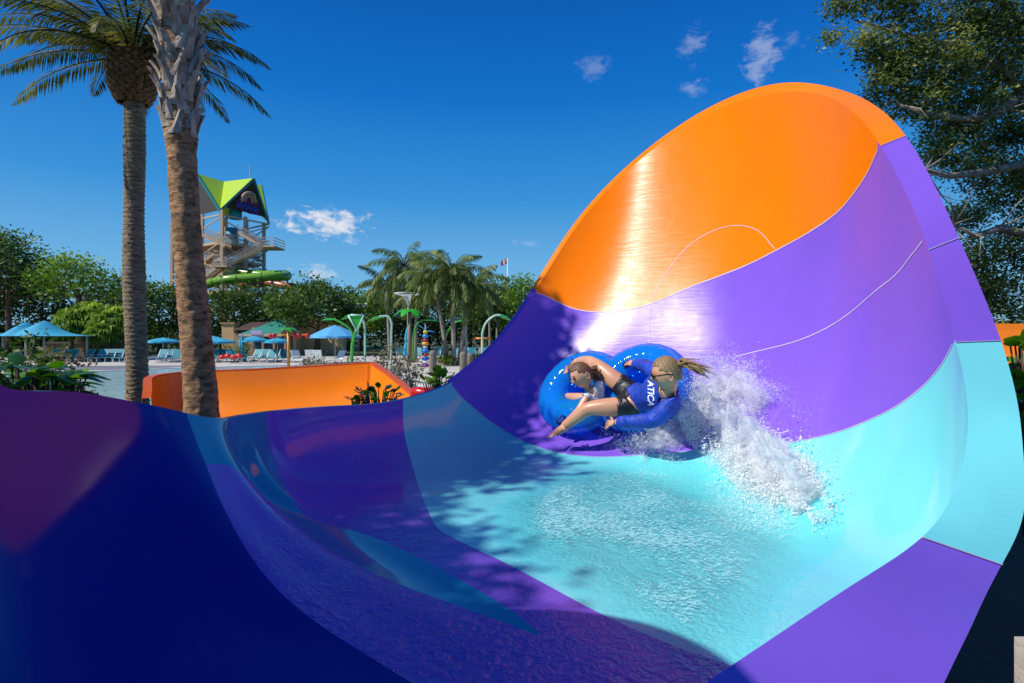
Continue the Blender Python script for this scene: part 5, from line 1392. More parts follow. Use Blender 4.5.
# ------------------------------------------------------------------ orange flume behind the rim
M_ORG = gelcoat('orange flume gelcoat', (.90, .23, .01), rough=.2)
def orange_flume():
    root = empty('orange_flume', at(270, HOR, 9.2) * 1.0); root.location.z = 0; base = Vector(root.location)
    tag(root, 'low open orange slide trough behind the blue rim, between the palms and the brown shrubs', 'slide trough')
    # plan of the back rim with height; the wall curls down towards the camera
    rimp = [at(151, 400, 7.9), at(152, 386, 8.3), at(160, 376.5, 8.9), at(185, 373.5, 9.25), at(230, 371.5, 9.4), at(300, 368, 9.55), at(368, 364, 9.6)]
    def loft(name, pts, cols, mat, lab=None, n=10):
        P = np.array([tuple(p) for p in pts]); cum = np.concatenate([[0], np.cumsum(np.linalg.norm(np.diff(P, axis=0), axis=1))])
        q = np.linspace(0, cum[-1], 60); S = spline(cum, P, q) if len(pts) > 2 else np.stack([np.interp(q, cum, P[:, k]) for k in range(3)], 1)
        V = []; Fc = []
        for i, p in enumerate(S):
            t = S[min(i + 1, 59)] - S[max(i - 1, 0)]; t[2] = 0; t /= np.linalg.norm(t); inn = np.array([t[1], -t[0], 0])
            for k in range(n + 1):
                a = k / n * math.pi / 2
                V.append(Vector(p + inn * cols * (1 - math.cos(a)) - np.array([0, 0, 1.15 * math.sin(a)])) - base)
            if i:
                e = (n + 1) * i
                for k in range(n): Fc.append((e - n - 1 + k, e - n + k, e + 1 + k, e + k))
        o = MB().add(V, Fc).build(name, mat, root, smooth=True, label=lab)
        V = []; Fc = []
        for i, p in enumerate(S):
            t = S[min(i + 1, 59)] - S[max(i - 1, 0)]; t[2] = 0; t /= np.linalg.norm(t); out = -np.array([t[1], -t[0], 0])
            p = Vector(p) - base; out = Vector(out)
            V += [p, p + Vector((0, 0, .03)), p + out * .11 + Vector((0, 0, .03)), p + out * .11 - Vector((0, 0, .06))]
            if i:
                e = 4 * i
                for k in range(3): Fc.append((e - 4 + k, e - 3 + k, e + 1 + k, e + k))
        MB().add(V, Fc).build('rim_lip', basic('dark orange lip', (.62, .10, .01), rough=.35), root, smooth=False)
        return o
    loft('trough_wall', rimp, 1.5, M_ORG)
    loft('end_wall', [at(369, 363.6, 9.6), at(392, 380, 8.9), at(416, 402, 8.0)], .35, M_ORG, 'orange end wall sloping down to the right')
    MB().bar(at(369, 363.5, 9.58) - base, at(369, 363.5, 9.58) - base - Vector((0, 0, 1.1)), .05, .05).build('corner_post', M_ORG, root)
orange_flume()
def right_flume():
    root = empty('orange_flume', at(1040, HOR, 7)); root.location.z = 0; base = Vector(root.location)
    tag(root, 'orange slide trough edge showing at the far right behind the round-leaved shrub', 'slide trough')
    a, b2 = at(985, 327, 7.0) - base, at(1120, 329, 6.6) - base
    V = []; Fc = []
    for i in range(9):
        p = a.lerp(b2, i / 8)
        for k in range(9):
            an = k / 8 * math.pi / 2; V.append(p + Vector((0, -.8 * (1 - math.cos(an)), -.95 * math.sin(an))))
        if i:
            e = 9 * i
            for k in range(8): Fc.append((e - 9 + k, e - 8 + k, e + 1 + k, e + k))
    MB().add(V, Fc).build('trough_wall', M_ORG, root, smooth=True)
    m = MB(); m.bar(a + Vector((0, .05, .0)), b2 + Vector((0, .05, .0)), .1, .09); m.build('rim_lip', M_ORG, root)
right_flume()
def red_float():
    c = at(432, 383, 8.2); root = empty('float', (c.x, c.y, 0)); tag(root, 'red rounded float peeping over the rim beside the yellow green plant', 'float')
    m = MB(); pts = [Vector((.24 * math.cos(a), .14 * math.sin(a), c.z - .15 + .02 * math.sin(2 * a))) for a in [2 * math.pi * k / 32 for k in range(32)]]
    m.tube(pts, .085, 12, closed=True); m.build('ring', basic('red vinyl', (.55, .01, .015), rough=.25), root, smooth=True)
    MB().tube([Vector((-.24, 0, .0)), Vector((-.24, 0, c.z - .1))], .03, 8).build('stand', basic('stand', (.3, .3, .32)), root, smooth=True)
red_float()
def concrete_post():
    c = at(1054, HOR, 1.75); root = empty('concrete_post', (c.x, c.y, 0)); tag(root, 'pale concrete footing post at the lower right corner beside the dark gap', 'post')
    m = MB(); m.box((0, 0, .62), (.13, .13, 1.24)); m.build('column', ground_mat('rough concrete', (.36, .31, .26), (.58, .52, .44), 9, .5), root)
    m = MB(); m.box((0, 0, .05), (.3, .3, .1)); m.build('footing', ground_mat('footing concrete', (.2, .18, .15), (.4, .36, .3), 9, .5), root)
concrete_post()
# steel supports carrying the bowl from below
def slide_supports():
    st = basic('galvanised support', (.34, .36, .38), rough=.45, metal=.4)
    for k, a in enumerate((arc[13], arc[17], arc[20], arc[23])):
        p, n = surf(a, 1.75); q = Vector((p.x, p.y, 0)) + Vector((-n.x, -n.y, 0)).normalized() * .35
        e = p + Vector((-n.x, -n.y, 0)).normalized() * .09
        m = MB(); m.tube([Vector((q.x, q.y, 0)), Vector((q.x, q.y, e.z * .8))], .07, 12); m.tube([Vector((q.x, q.y, e.z * .8)), e], .05, 10); m.box((q.x, q.y, .02), (.3, .3, .04))
        m.build('support_column', st, SLIDE, smooth=False)
slide_supports()

# ------------------------------------------------------------------ slide tower
def tower():
    root = empty('slide_tower', (-44, 90, 0)); tag(root, 'tall slide tower with a folded lime green roof, stairs and railings', 'tower'); base = Vector(root.location)
    T = lambda u, v, d: at(u, v, d) - base
    lime = basic('lime roof', (.42, .60, .01), rough=.4, var=.05); teal = basic('teal trim', (.02, .20, .20), rough=.4)
    tan = basic('tan steel', (.56, .39, .25), rough=.6); dk = basic('dark gable', (.035, .03, .022), rough=.7)
    B = T(224, 181.5, 90); P1 = T(254, 178, 85); P0 = T(197, 173.5, 86); D = T(220, 210, 82.5); E = T(269, 223, 89.5); L = T(172, 222, 90); Kk = T(226, 218, 97.5); P2 = T(262, 185, 95); P3 = T(188, 181, 96)
    roof = MB()
    for a, b2, c in ((B, D, P1), (B, P1, E), (B, P0, D), (B, L, P0), (B, E, P2), (B, P2, Kk), (B, Kk, P3), (B, P3, L)): roof.add([a, b2, c], [(0, 1, 2)])
    r = roof.build('roof', lime, root)
    tr = MB()
    for a, b2 in ((P1, D), (P1, E), (P0, D), (P0, L), (P2, E), (P2, Kk)): tr.bar(a + Vector((0, -.05, -.12)), b2 + Vector((0, -.05, -.12)), .22, .3)
    tr.build('roof_trim', teal, root)
    g = MB(); n0 = Vector((.3, -.5, 0))
    g.add([D.lerp(P1, .1), E.lerp(P1, .12) , P1 + Vector((-.1, .2, -.5))], [(0, 1, 2)]); g.add([D, L, P0 + Vector((0, .25, -.5))], [(0, 1, 2)])
    g.build('gable_boards', dk, root)
    # sign on the right gable: magenta ground, pale double arc, blue script waves
    sg = empty('gable_sign'); sg.parent = root
    def S(u, v): 
        t = (u - 220) / 49; return T(u, v, 82.5 + 7 * t - .9 - 2.2 * max(0, (212 - v) / 34))
    mg = MB(); mg.add([S(235, 203), S(241, 196), S(253, 196), S(258, 205), S(259, 215), S(250, 214), S(240, 210)], [(0, 1, 2, 3, 4, 5, 6)]); mg.build('sign_board', basic('magenta board', (.11, .012, .10)), sg)
    def up(p): return p + Vector((.05, -.14, 0))
    for (ru, rv, w) in ((7.0, 7.5, .26), (3.8, 4.2, .2)):
        MB().tube([up(S(249 + ru * math.cos(a) * .95 - 0.3 * k * .0, 200.5 - rv * math.sin(a) + (2.5 if a < .6 else 0))) for k, a in enumerate([math.pi * (1.05 - 1.05 * i / 14) for i in range(15)])], w, 6).build('sign_arc', basic('tan arc', (.42, .26, .17)), sg, smooth=True)
    bl = MB(); pts = []
    for k in range(41):
        t = k / 40; u = 237.5 + 20 * t; v = 204.5 + 7.0 * t + 2.6 * math.sin(t * 31); pts.append(up(S(u, v)))
    bl.tube(pts, [.17 + .12 * abs(math.sin(k * .39)) for k in range(41)], 6)
    bl.build('script_letters', basic('blue script', (.008, .035, .26), rough=.4), sg, smooth=True)
    # columns, decks, rails
    cols = [D + Vector((.3, 0, 0)), E - Vector((.8, 0, 0)), L, Kk, D.lerp(E, .5), D.lerp(L, .35), E.lerp(Kk, .5)]
    for c in cols:
        m = MB(); m.bar(Vector((c.x, c.y, 0)), Vector((c.x, c.y, c.z)), .42); m.build('column', tan, root)
    corners = [D, E, Kk, L]
    for z, k in ((15.8, 1.0), (13.4, .9), (11.4, .96), (8.6, .93)):
        m = MB(); q = [Vector((c.x * k, c.y * k, z)) for c in corners]
        m.add(q + [p - Vector((0, 0, .35)) for p in q], [(0, 1, 2, 3), (7, 6, 5, 4), (0, 4, 5, 1), (1, 5, 6, 2), (2, 6, 7, 3), (3, 7, 4, 0)]); m.build('deck', tan, root)
        rl = MB()
        for i in range(4):
            a, b2 = q[i], q[(i + 1) % 4]
            for h in (.55, 1.15): rl.bar(a + Vector((0, 0, h)), b2 + Vector((0, 0, h)), .07)
            for s in range(27): p = a.lerp(b2, s / 26); rl.bar(p, p + Vector((0, 0, 1.15)), .05)
        rl.build('railing', basic('pale railing', (.50, .42, .36)), root)
    br = MB()
    for a, b2 in ((D, L), (D, E), (E, Kk)):
        for z0, z1 in ((11.6, 15.6), (5, 11), (15.9, 19.2)):
            br.bar(Vector((a.x, a.y, z0)), Vector((b2.x, b2.y, z1)), .16); br.bar(Vector((a.x, a.y, z1)), Vector((b2.x, b2.y, z0)), .14)
        for z in (5, 8.6, 19.6): br.bar(Vector((a.x, a.y, z)), Vector((b2.x, b2.y, z)), .2)
    br.build('bracing', tan, root)
    # flights of stairs in front with landings
    def stair(a, b2, w=1.7):
        a, b2 = T(*a), T(*b2); f = MB(); d = (b2 - a); s = Vector((-d.y, d.x, 0)).normalized() if abs(d.y) > .01 else Vector((0, 1, 0))
        for sd_ in (-.5, .5): f.bar(a + s * w * sd_, b2 + s * w * sd_, .12, .42)
        n = 18
        for k in range(n): f.box(a.lerp(b2, (k + .5) / n), (abs(d.x) / n + .1, w, .06))
        f.build('stair_flight', tan, root)
        r_ = MB()
        for sd_ in (-.5, .5):
            for h in (.5, 1.1): r_.bar(a + s * w * sd_ + Vector((0, 0, h)), b2 + s * w * sd_ + Vector((0, 0, h)), .07)
            for k in range(15): p = a.lerp(b2, k / 14) + s * w * sd_; r_.bar(p, p + Vector((0, 0, 1.1)), .05)
        r_.build('railing', basic('tan railing', (.46, .37, .30)), root)
    stair((203, 281, 79.5), (221, 267, 79.5)); stair((226, 266, 79.5), (264, 247, 81)); stair((262, 246, 84), (240, 233, 84)); stair((206, 262, 85), (224, 250, 85)); stair((262, 262, 92), (236, 247, 92)); stair((228, 247, 80.5), (206, 236, 80.5))
    for (u, v, w, dp, d) in ((224, 267, 1.8, 2.2, 79.5), (272, 248, 2.2, 3.6, 82.5)):
        c = T(u, v, d); m = MB(); m.box(c, (w, dp, .25)); m.build('landing', tan, root)
        r_ = MB()
        for (x, y) in ((-w / 2, -dp / 2), (w / 2, -dp / 2), (w / 2, dp / 2)): r_.bar(c + Vector((x, y, 0)), c + Vector((x, y, 1.2)), .08)
        for h in (.4, .8, 1.2): r_.bar(c + Vector((-w / 2, -dp / 2, h)), c + Vector((w / 2, -dp / 2, h)), .09); r_.bar(c + Vector((w / 2, -dp / 2, h)), c + Vector((w / 2, dp / 2, h)), .09)
        r_.build('railing', basic('landing railing', (.46, .37, .30)), root)
    m = MB(); m.tube([T(250, 178, 88), T(250, 165, 88)], .06, 6); m.build('mast', basic('mast', (.6, .6, .6)), root)
    m = MB(); m.lathe([(.9, 0), (.9, 1.7), (.75, 1.8)], T(235.5, 219, 86), 14); m.build('slide_entry', basic('teal entry', (.02, .32, .38)), root, smooth=True)
    m = MB(); m.lathe([(.9, 0), (.9, 2.6), (.75, 2.7)], T(232, 246, 86), 14); m.build('slide_entry', basic('teal entry low', (.02, .22, .26)), root, smooth=True)
tower()
def tube_slide(name, pts, r, color, lab):
    P = [at(*p) for p in pts]; b = Vector((P[0].x, P[0].y, 0)); root = empty(name, b); tag(root, lab, 'slide tube', 'tube slides below the tower')
    S = catmull(np.array([tuple(p - b) for p in P]), 8); S = [Vector(s) for s in S]
    MB().tube(S, r, 12).build('tube', gelcoat(name + ' shell', color, rough=.25), root, smooth=True)
    fl = MB()
    for k in range(4, len(S) - 1, 8):
        t = (S[k + 1] - S[k - 1]).normalized(); fl.tube([S[k] - t * .08, S[k] + t * .08], r * 1.1, 12)
    fl.build('flange_rings', basic(name + ' flange', tuple(c * .7 for c in color)), root)
    sp = MB()
    for k in range(6, len(S), 13): sp.tube([Vector((S[k].x, S[k].y, 0)), S[k]], .16, 8)
    sp.build('supports', basic(name + ' supports', (.4, .32, .25)), root, smooth=True)
tube_slide('tube_slide', [(196, 288, 78), (206, 284.5, 77), (225, 280, 76), (250, 278, 76), (272, 276.5, 76.5), (284, 276.5, 78), (287, 275.2, 80.5), (280, 274.5, 82.5), (262, 274.8, 84), (240, 272.5, 85), (225, 269, 86)], .62, (.16, .36, .03), 'lime green tube slide looping out below the tower')
tube_slide('tube_slide', [(226, 280, 84), (245, 284.5, 82), (266, 283, 81), (285, 286, 80), (300, 289, 80), (312, 294, 82)], .55, (.36, .10, .05), 'rusty red tube slide below the lime green one')

# ------------------------------------------------------------------ buildings by the pool
def house():
    b = at(272, HOR, 60); b.z = 0; root = empty('pool_building', b); tag(root, 'pool snack building with a green hipped roof, dark front and posts', 'building')
    X = lambda u: (u - 512) / F * 60 - b.x; Zv = lambda v: CAMZ + (HOR - v) * 60 / F
    tan = basic('tan stucco', (.52, .38, .22), rough=.85); gr = basic('green metal roof', (.04, .25, .19), rough=.45, var=.06); dkb = basic('brown shingles', (.09, .05, .035)); wood = basic('post', (.30, .19, .12))
    m = MB(); m.box((X(270), 4, 1.5), (X(292) - X(247), 6, 3.0)); m.build('wall', tan, root)
    m = MB(); e = .25
    zb, zt = Zv(334), Zv(315.5)
    V = [Vector((X(243), -.9, zb)), Vector((X(286), -.9, zb)), Vector((X(300), 8, zb)), Vector((X(243), 8, zb)), Vector((X(273), 3.6, zt)), Vector((X(284), 3.6, zt))]
    m.add(V, [(0, 1, 5, 4), (1, 2, 5), (2, 3, 4, 5), (3, 0, 4)]); m.build('roof', gr, root)
    m = MB(); m.box((X(264.5), -.95, zb - .12), (X(286) - X(243), .12, .26)); m.build('fascia', basic('fascia', (.5, .38, .3)), root)
    m = MB(); m.add([Vector((X(284), -1.0, Zv(333))), Vector((X(305), -1.0, Zv(333))), Vector((X(297), -.6, Zv(318)))], [(0, 1, 2)]); m.add([Vector((X(284), -1.0, Zv(333))), Vector((X(297), -.6, Zv(318))), Vector((X(296), 6, Zv(319))), Vector((X(284), 6, Zv(333)))], [(0, 1, 2, 3)]); m.build('side_gable', dkb, root)
    m = MB(); m.box((X(269), .85, 1.55), (X(290) - X(250), .1, 1.7)); m.build('serving_counter', basic('dark opening', (.02, .06, .08), rough=.3), root)
    for u in (247, 256, 266, 277, 288):
        m = MB(); m.bar(Vector((X(u), -.7, 0)), Vector((X(u), -.7, zb - .1)), .22); m.build('porch_post', wood, root)
    m = MB(); m.box((X(261), -1.05, Zv(332.5)), (X(267) - X(256), .06, .42)); m.build('sign_panel', basic('pale purple panel', (.45, .36, .6)), root)
    # lower brown-roofed wing at the left
    m = MB(); m.box((X(240), 3.2, 1.2), (X(255) - X(226), 3.0, 2.4)); m.build('wing_wall', basic('shaded wall', (.36, .26, .16)), root)  # stucco tan darkened, shade put into the colour
    m = MB(); m.add([Vector((X(224), 1.4, Zv(330))), Vector((X(258), 1.4, Zv(330))), Vector((X(258), 5, Zv(321))), Vector((X(230), 5, Zv(321)))], [(0, 1, 2, 3)]); m.build('wing_roof', dkb, root)
house()
def wall_block(name, u0, u1, vt, d, lab, color, cap=True):
    b = at((u0 + u1) / 2, HOR, d); b.z = 0; root = empty(name, b); tag(root, lab, 'wall'); w = (u1 - u0) / F * d; h = CAMZ + (HOR - vt) * d / F
    m = MB(); m.box((0, 0, h / 2), (w, 1.0, h)); m.build('wall_face', ground_mat(lab[:16], tuple(c * .8 for c in color), color, 2, .3), root)
    m = MB(); m.box((0, 0, h + .08), (w + .3, 1.3, .16)); m.build('cap', basic(lab[:10] + ' cap', tuple(c * .6 for c in color)), root)
    m = MB()
    for k in range(int(w / 1.4)): m.box((-w / 2 + .7 + k * 1.4, -.54, h / 2), (.12, .08, h - .1))
    m.build('pilasters', basic(lab[:10] + ' rib', tuple(c * .85 for c in color)), root)
wall_block('garden_wall', 303, 345, 319.5, 64, 'tan ribbed wall behind the large blue umbrella', (.66, .47, .25))
wall_block('garden_wall', 224, 236, 324, 63, 'narrow sunlit tan wall left of the pool building', (.64, .43, .2))
wall_block('low_wall', 50, 128, 343.5, 52, 'low brown fence wall behind the left loungers', (.14, .09, .06))

# ------------------------------------------------------------------ umbrellas, sails, loungers
M_TEAL = basic('teal canvas', (.03, .34, .50), rough=.75, var=.08); M_BLUE = basic('light blue canvas', (.09, .38, .66), rough=.75, var=.08); M_POLE = basic('pale pole', (.5, .5, .48), rough=.4)
def umbrella(u, vt, vb, d, w, mat, lab, closed=False, group='teal umbrellas on the pool deck'):
    b = at(u, HOR, d); b.z = 0; root = empty('umbrella', b); tag(root, lab, 'umbrella', group); h = CAMZ + (HOR - vt) * d / F
    MB().tube([Vector((0, 0, 0)), Vector((0, 0, h))], .035, 8).build('pole', M_POLE, root, smooth=True)
    MB().lathe([(0.0, .0), (.32, 0), (.32, .07), (.06, .14)], (0, 0, 0), 14).build('base', basic('umbrella base', (.2, .2, .2)), root, smooth=False)
    m = MB()
    if closed:
        n = 16; V = []; Fc = []
        pr = [(h + .05, .02), (h - .3, .10), (h - 1.0, .20), (h - 1.2, .13), (h - 1.35, .19), (h - 1.9, .26), (h - 2.15, .24)]
        for z, r in pr:
            for k in range(n): rr = r * (1 + .28 * (k % 2)); V.append((rr * math.cos(2 * math.pi * k / n), rr * math.sin(2 * math.pi * k / n), z))
        for i in range(len(pr) - 1):
            for k in range(n): Fc.append((i * n + k, i * n + (k + 1) % n, (i + 1) * n + (k + 1) % n, (i + 1) * n + k))
        m.add(V, Fc)
    else:
        n = 8; drop = h - (CAMZ + (HOR - vb) * d / F); V = [(0, 0, h)]; Fc = []
        rings = [.35, .7, 1.0]
        for q in rings:
            for k in range(n * 2):
                a = 2 * math.pi * k / (n * 2); sc_ = (1.0 if k % 2 == 0 else .965)
                V.append((w / 2 * q * sc_ * math.cos(a), w / 2 * q * sc_ * math.sin(a), h - drop * (q ** 1.25) + (0 if k % 2 == 0 else -.02 * q)))
        for k in range(n * 2):
            V.append((w / 2 * math.cos(2 * math.pi * k / (n * 2)), w / 2 * math.sin(2 * math.pi * k / (n * 2)), h - drop - .16))
        N2 = n * 2
        for k in range(N2): Fc.append((0, 1 + k, 1 + (k + 1) % N2))
        for r_ in range(3):
            for k in range(N2): Fc.append((1 + r_ * N2 + k, 1 + (r_ + 1) * N2 + k, 1 + (r_ + 1) * N2 + (k + 1) % N2, 1 + r_ * N2 + (k + 1) % N2))
        m.add(V, Fc)
        rb = MB()
        for k in range(8):
            a = 2 * math.pi * k / 8; rb.bar(Vector((0, 0, h - .05)), Vector((w / 2 * math.cos(a), w / 2 * math.sin(a), h - drop - .03)), .02)
        rb.build('ribs', M_POLE, root)
    m.build('canopy', mat, root)
for q in [(163, 337.5, 341, 48, 2.6, M_TEAL, 'teal umbrella between the two palm trunks'), (219, 337.5, 341.5, 47, 2.5, M_TEAL, 'teal umbrella just right of the shaggy palm trunk'), (212, 335.5, 339.5, 52, 2.4, M_TEAL, 'teal umbrella behind the one right of the shaggy trunk'),
          (254, 336, 340, 48, 2.5, M_TEAL, 'teal umbrella in front of the green-roofed building at left'), (277.5, 337.5, 341, 46, 2.0, M_TEAL, 'teal umbrella beside the orange mushroom post'),
          (335, 325, 336, 44, 4.0, M_BLUE, 'large light blue umbrella right of the green-roofed building')]: umbrella(*q)
umbrella(242, 335, 350, 47, .5, M_TEAL, 'closed teal umbrella left of the green-roofed building', True, 'closed umbrellas on the pool deck')
umbrella(407.5, 326, 360, 42, .5, M_TEAL, 'closed teal umbrella under the green metal palm', True, 'closed umbrellas on the pool deck')
def sail(u0, u1, vt, vb, d, lab):
    b = at((u0 + u1) / 2, HOR, d); b.z = 0; root = empty('shade_sail', b); tag(root, lab, 'shade sail'); X = lambda u: (u - 512) / F * d - b.x; Z = lambda v: CAMZ + (HOR - v) * d / F
    n = 30; V = []; Fc = []; pk = [u0 + (u1 - u0) * .11, u0 + (u1 - u0) * .36]
    for j in range(9):
        y = (j / 8 - .5) * 4
        for i in range(n + 1):
            u = u0 + (u1 - u0) * i / n
            hh = max((vb - vt) * .9 * math.exp(-((u - pk[0]) / ((u1 - u0) * .12)) ** 2), (vb - vt) * math.exp(-abs((u - pk[1]) / ((u1 - u0) * .23)) ** 1.5)) * (1 - abs(y / 2) ** 1.4)
            V.append((X(u), y, Z(vb) + hh / F * d))
    for j in range(8):
        for i in range(n): e = j * (n + 1) + i; Fc.append((e, e + 1, e + n + 2, e + n + 1))
    MB().add(V, Fc).build('canopy', M_TEAL, root, smooth=True)
    for u in (pk[0], pk[1], u1 - 4):
        MB().tube([Vector((X(u), 0, 0)), Vector((X(u), 0, Z(vb) + (.2 if u < u1 - 5 else 0)))], .09, 10).build('pole', basic('sail pole', (.34, .30, .26)), root, smooth=True)
sail(18, 91, 320.5, 336, 47, 'wide teal shade sail with two peaks at the left')
sail(-22, 7, 330, 336, 50, 'edge of a teal shade sail at the left picture border')

M_SLING = basic('teal sling', (.015, .24, .29), rough=.6); M_FRAME = basic('white lounger frame', (.55, .56, .56), rough=.4)
def make_lounger(fab):
    root = empty('lounger')
    m = MB(); m.box((0, .1, .36), (.62, 1.25, .03)); m.build('seat', fab, root)
    m = MB(); m.box((0, .98, .66), (.62, .05, .80), Euler((R(-28), 0, 0)).to_matrix()); m.build('backrest', fab, root)
    f = MB()
    for s in (-1, 1):
        f.bar((s * .33, -.55, .34), (s * .33, .78, .34), .04); f.bar((s * .33, .78, .34), (s * .33, 1.2, 1.02), .04); f.bar((s * .33, .1, .56), (s * .33, .8, .56), .035)
    f.build('frame', M_FRAME, root)
    for sx in (-1, 1):
        for y in (-.45, .7): MB().bar((sx * .33, y, 0), (sx * .33, y, .36), .04).build('leg', M_FRAME, root)
    return root
def copy_tree(o, parent=None):
    c = o.copy(); col.objects.link(c)
    if parent: c.parent = parent
    for ch in list(o.children): copy_tree(ch, c)
    return c
PROTO = make_lounger(M_SLING); PW = make_lounger(basic('white sling', (.72, .72, .70)))
first = {0: True, 1: True}
def lounger(u, d, rz, lab, group, white=0):
    src = PW if white else PROTO
    o = src if first[white] else copy_tree(src); first[white] = False
    p = at(u, HOR, d); o.location = (p.x, p.y, .012); o.rotation_euler.z = rz; tag(o, lab, 'lounger', group)
LG = [('left lounger row', 'teal lounger in the row under the left shade sail', [(46 + 8.3 * k, 46 + .35 * (k % 3)) for k in range(10)]),
      ('lounger row by the snack building', 'teal lounger in the row before the green-roofed building', [(156, 45.5), (164, 46), (172, 45.6), (212, 45.5), (222, 46), (231, 45.3), (240, 46.2), (249, 45.4), (258, 46), (266, 45), (274, 45.8), (282, 45.3)]),
      ('lounger row behind the queen palms', 'teal lounger in the row behind the queen palms', [(403, 52), (413, 51.5), (424, 52), (433, 51.6), (443, 52.2), (452, 51.8), (463, 52), (473, 51.7), (481, 52)])]
for gname, lab, spots in LG:
    for u, d in spots: lounger(u, d, rng.uniform(-.5, .5) + (.0), lab, gname)
for u, d, rz, lab in [(303, 43, .9, 'white lounger left of the pair behind the brown shrubs'), (312, 44, .5, 'white lounger in the middle behind the brown shrubs'), (318, 43.2, .4, 'white lounger second from the right behind the brown shrubs'), (331, 42, -.5, 'white lounger under the blue umbrella')]: lounger(u, d, rz, lab, 'white loungers', 1)

# ------------------------------------------------------------------ splash-pool toys
M_LEAFG = basic('green fibreglass leaf', (.03, .36, .03), rough=.35, var=.08); M_STEM = basic('pale green stem', (.36, .58, .42), rough=.35); M_GSTEM = basic('green stem', (.05, .33, .03), rough=.35)
def leaf_blade(mb, p, d, L, W, droop):
    d = Vector(d).normalized(); s = Vector((-d.y, d.x, 0)) if abs(d.z) < .9 else Vector((1, 0, 0)); s.normalize(); V = []; n = 9
    for i in range(n):
        t = i / (n - 1); c = Vector(p) + d * L * t - Vector((0, 0, droop * L * t * t)); w = W * math.sin(math.pi * min(1, t * .8 + .2)) ** .8
        V += [c - s * w + Vector((0, 0, -.25 * w)), c + Vector((0, 0, .10 * w)), c + s * w + Vector((0, 0, -.25 * w))]
    Fc = []
    for i in range(n - 1):
        for k in (0, 1): Fc.append((3 * i + k, 3 * i + k + 1, 3 * i + k + 4, 3 * i + k + 3))
    mb.add(V, Fc)
def spray_leaf(ub, vb, path, tip_to, W, d, lab, stem=None, r=.07):
    b = at(ub, HOR, d); b.z = 0; root = empty('spray_leaf', b); tag(root, lab, 'spray feature', 'leaf-shaped water sprays in the splash pool')
    P = [Vector((0, 0, 0))] + [at(u, v, d) - b for (u, v) in path]; S = [Vector(s) for s in catmull(np.array([tuple(p) for p in P]), 6)]
    MB().tube(S, r, 8).build('stem', stem or M_STEM, root, smooth=True)
    t = at(*tip_to, d) - b; dv = t - S[-1]; m = MB(); leaf_blade(m, S[-1] - dv * .05, Vector((dv.x, .25 * dv.length, dv.z + .3 * dv.length)), dv.length, W, .3); m.build('leaf', M_LEAFG, root, smooth=True)
spray_leaf(365, 362, [(365, 345), (364.5, 325), (360, 316.5), (351, 314.8)], (340, 320), .42, 36, 'pale arched stem with a green leaf bending left beside the triangle leaf')
spray_leaf(391, 350, [(391.5, 335), (391.5, 323), (388, 316.5), (379, 316.5)], (366, 322), .45, 38, 'pale arched stem with a green leaf bending left, left of the metal palm')
spray_leaf(351, 362, [(351.5, 348), (353, 336), (350, 329), (342, 323), (334, 319)], (318, 320.5), .38, 37, 'green stem with a long leaf reaching left over the blue umbrella', M_GSTEM)
spray_leaf(482.5, 357, [(482.5, 345), (482.5, 333), (486, 323), (494, 316), (501, 315)], (512, 321), .5, 36, 'tall pale arch with a green leaf bending right beside the slide rim')
spray_leaf(446, 360, [(445, 348), (446.5, 335), (452, 326), (458, 321)], (472, 320), .42, 44, 'green leaf spray bending right behind the queen palm trunks', M_GSTEM)
spray_leaf(414, 358, [(413, 345), (414, 333), (418, 323), (424, 320)], (441, 321.5), .4, 45, 'green leaf spray bending right behind the colourful totem', M_GSTEM)
def triangle_leaf():
    d = 35.5; b = at(352, HOR, d); b.z = 0; root = empty('spray_leaf', b); tag(root, 'upright green triangular leaf with a pale border on a green stem', 'spray feature', 'leaf-shaped water sprays in the splash pool')
    MB().tube([Vector((0, 0, 0)), at(352.5, 345, d) - b, at(355, 334, d) - b, at(357, 328, d) - b], .09, 8).build('stem', M_GSTEM, root, smooth=True)
    T = [at(348.5, 315.5, d) - b, at(364, 315, d) - b, at(357, 331, d) - b]; c = (T[0] + T[1] + T[2]) / 3
    MB().add(T + [p + Vector((0, .15, 0)) for p in T], [(0, 2, 1), (3, 4, 5), (0, 1, 4, 3), (1, 2, 5, 4), (2, 0, 3, 5)]).build('leaf', M_LEAFG, root)
    m = MB()
    for i in range(3): m.tube([T[i] + Vector((0, -.03, 0)), T[(i + 1) % 3] + Vector((0, -.03, 0))], .06, 6)
    m.build('border', M_STEM, root, smooth=True)
triangle_leaf()
def metal_palm():
    d = 40; b = at(409.5, HOR, d); b.z = 0; root = empty('metal_palm', b); tag(root, 'green metal palm water feature with six leaves on a brown trunk, under the funnel fountain', 'spray feature'); top = at(409.5, 310, d) - b
    MB().tube([Vector((0, 0, 0)), top * .5, top], .13, 10).build('trunk', basic('brown painted trunk', (.26, .17, .11)), root, smooth=True)
    for k in range(6):
        a = k * math.pi / 3 + .25; m = MB(); leaf_blade(m, top, (math.cos(a), math.sin(a), .35), 1.25, .33, .75); m.build('leaf', M_LEAFG, root, smooth=True)
metal_palm()
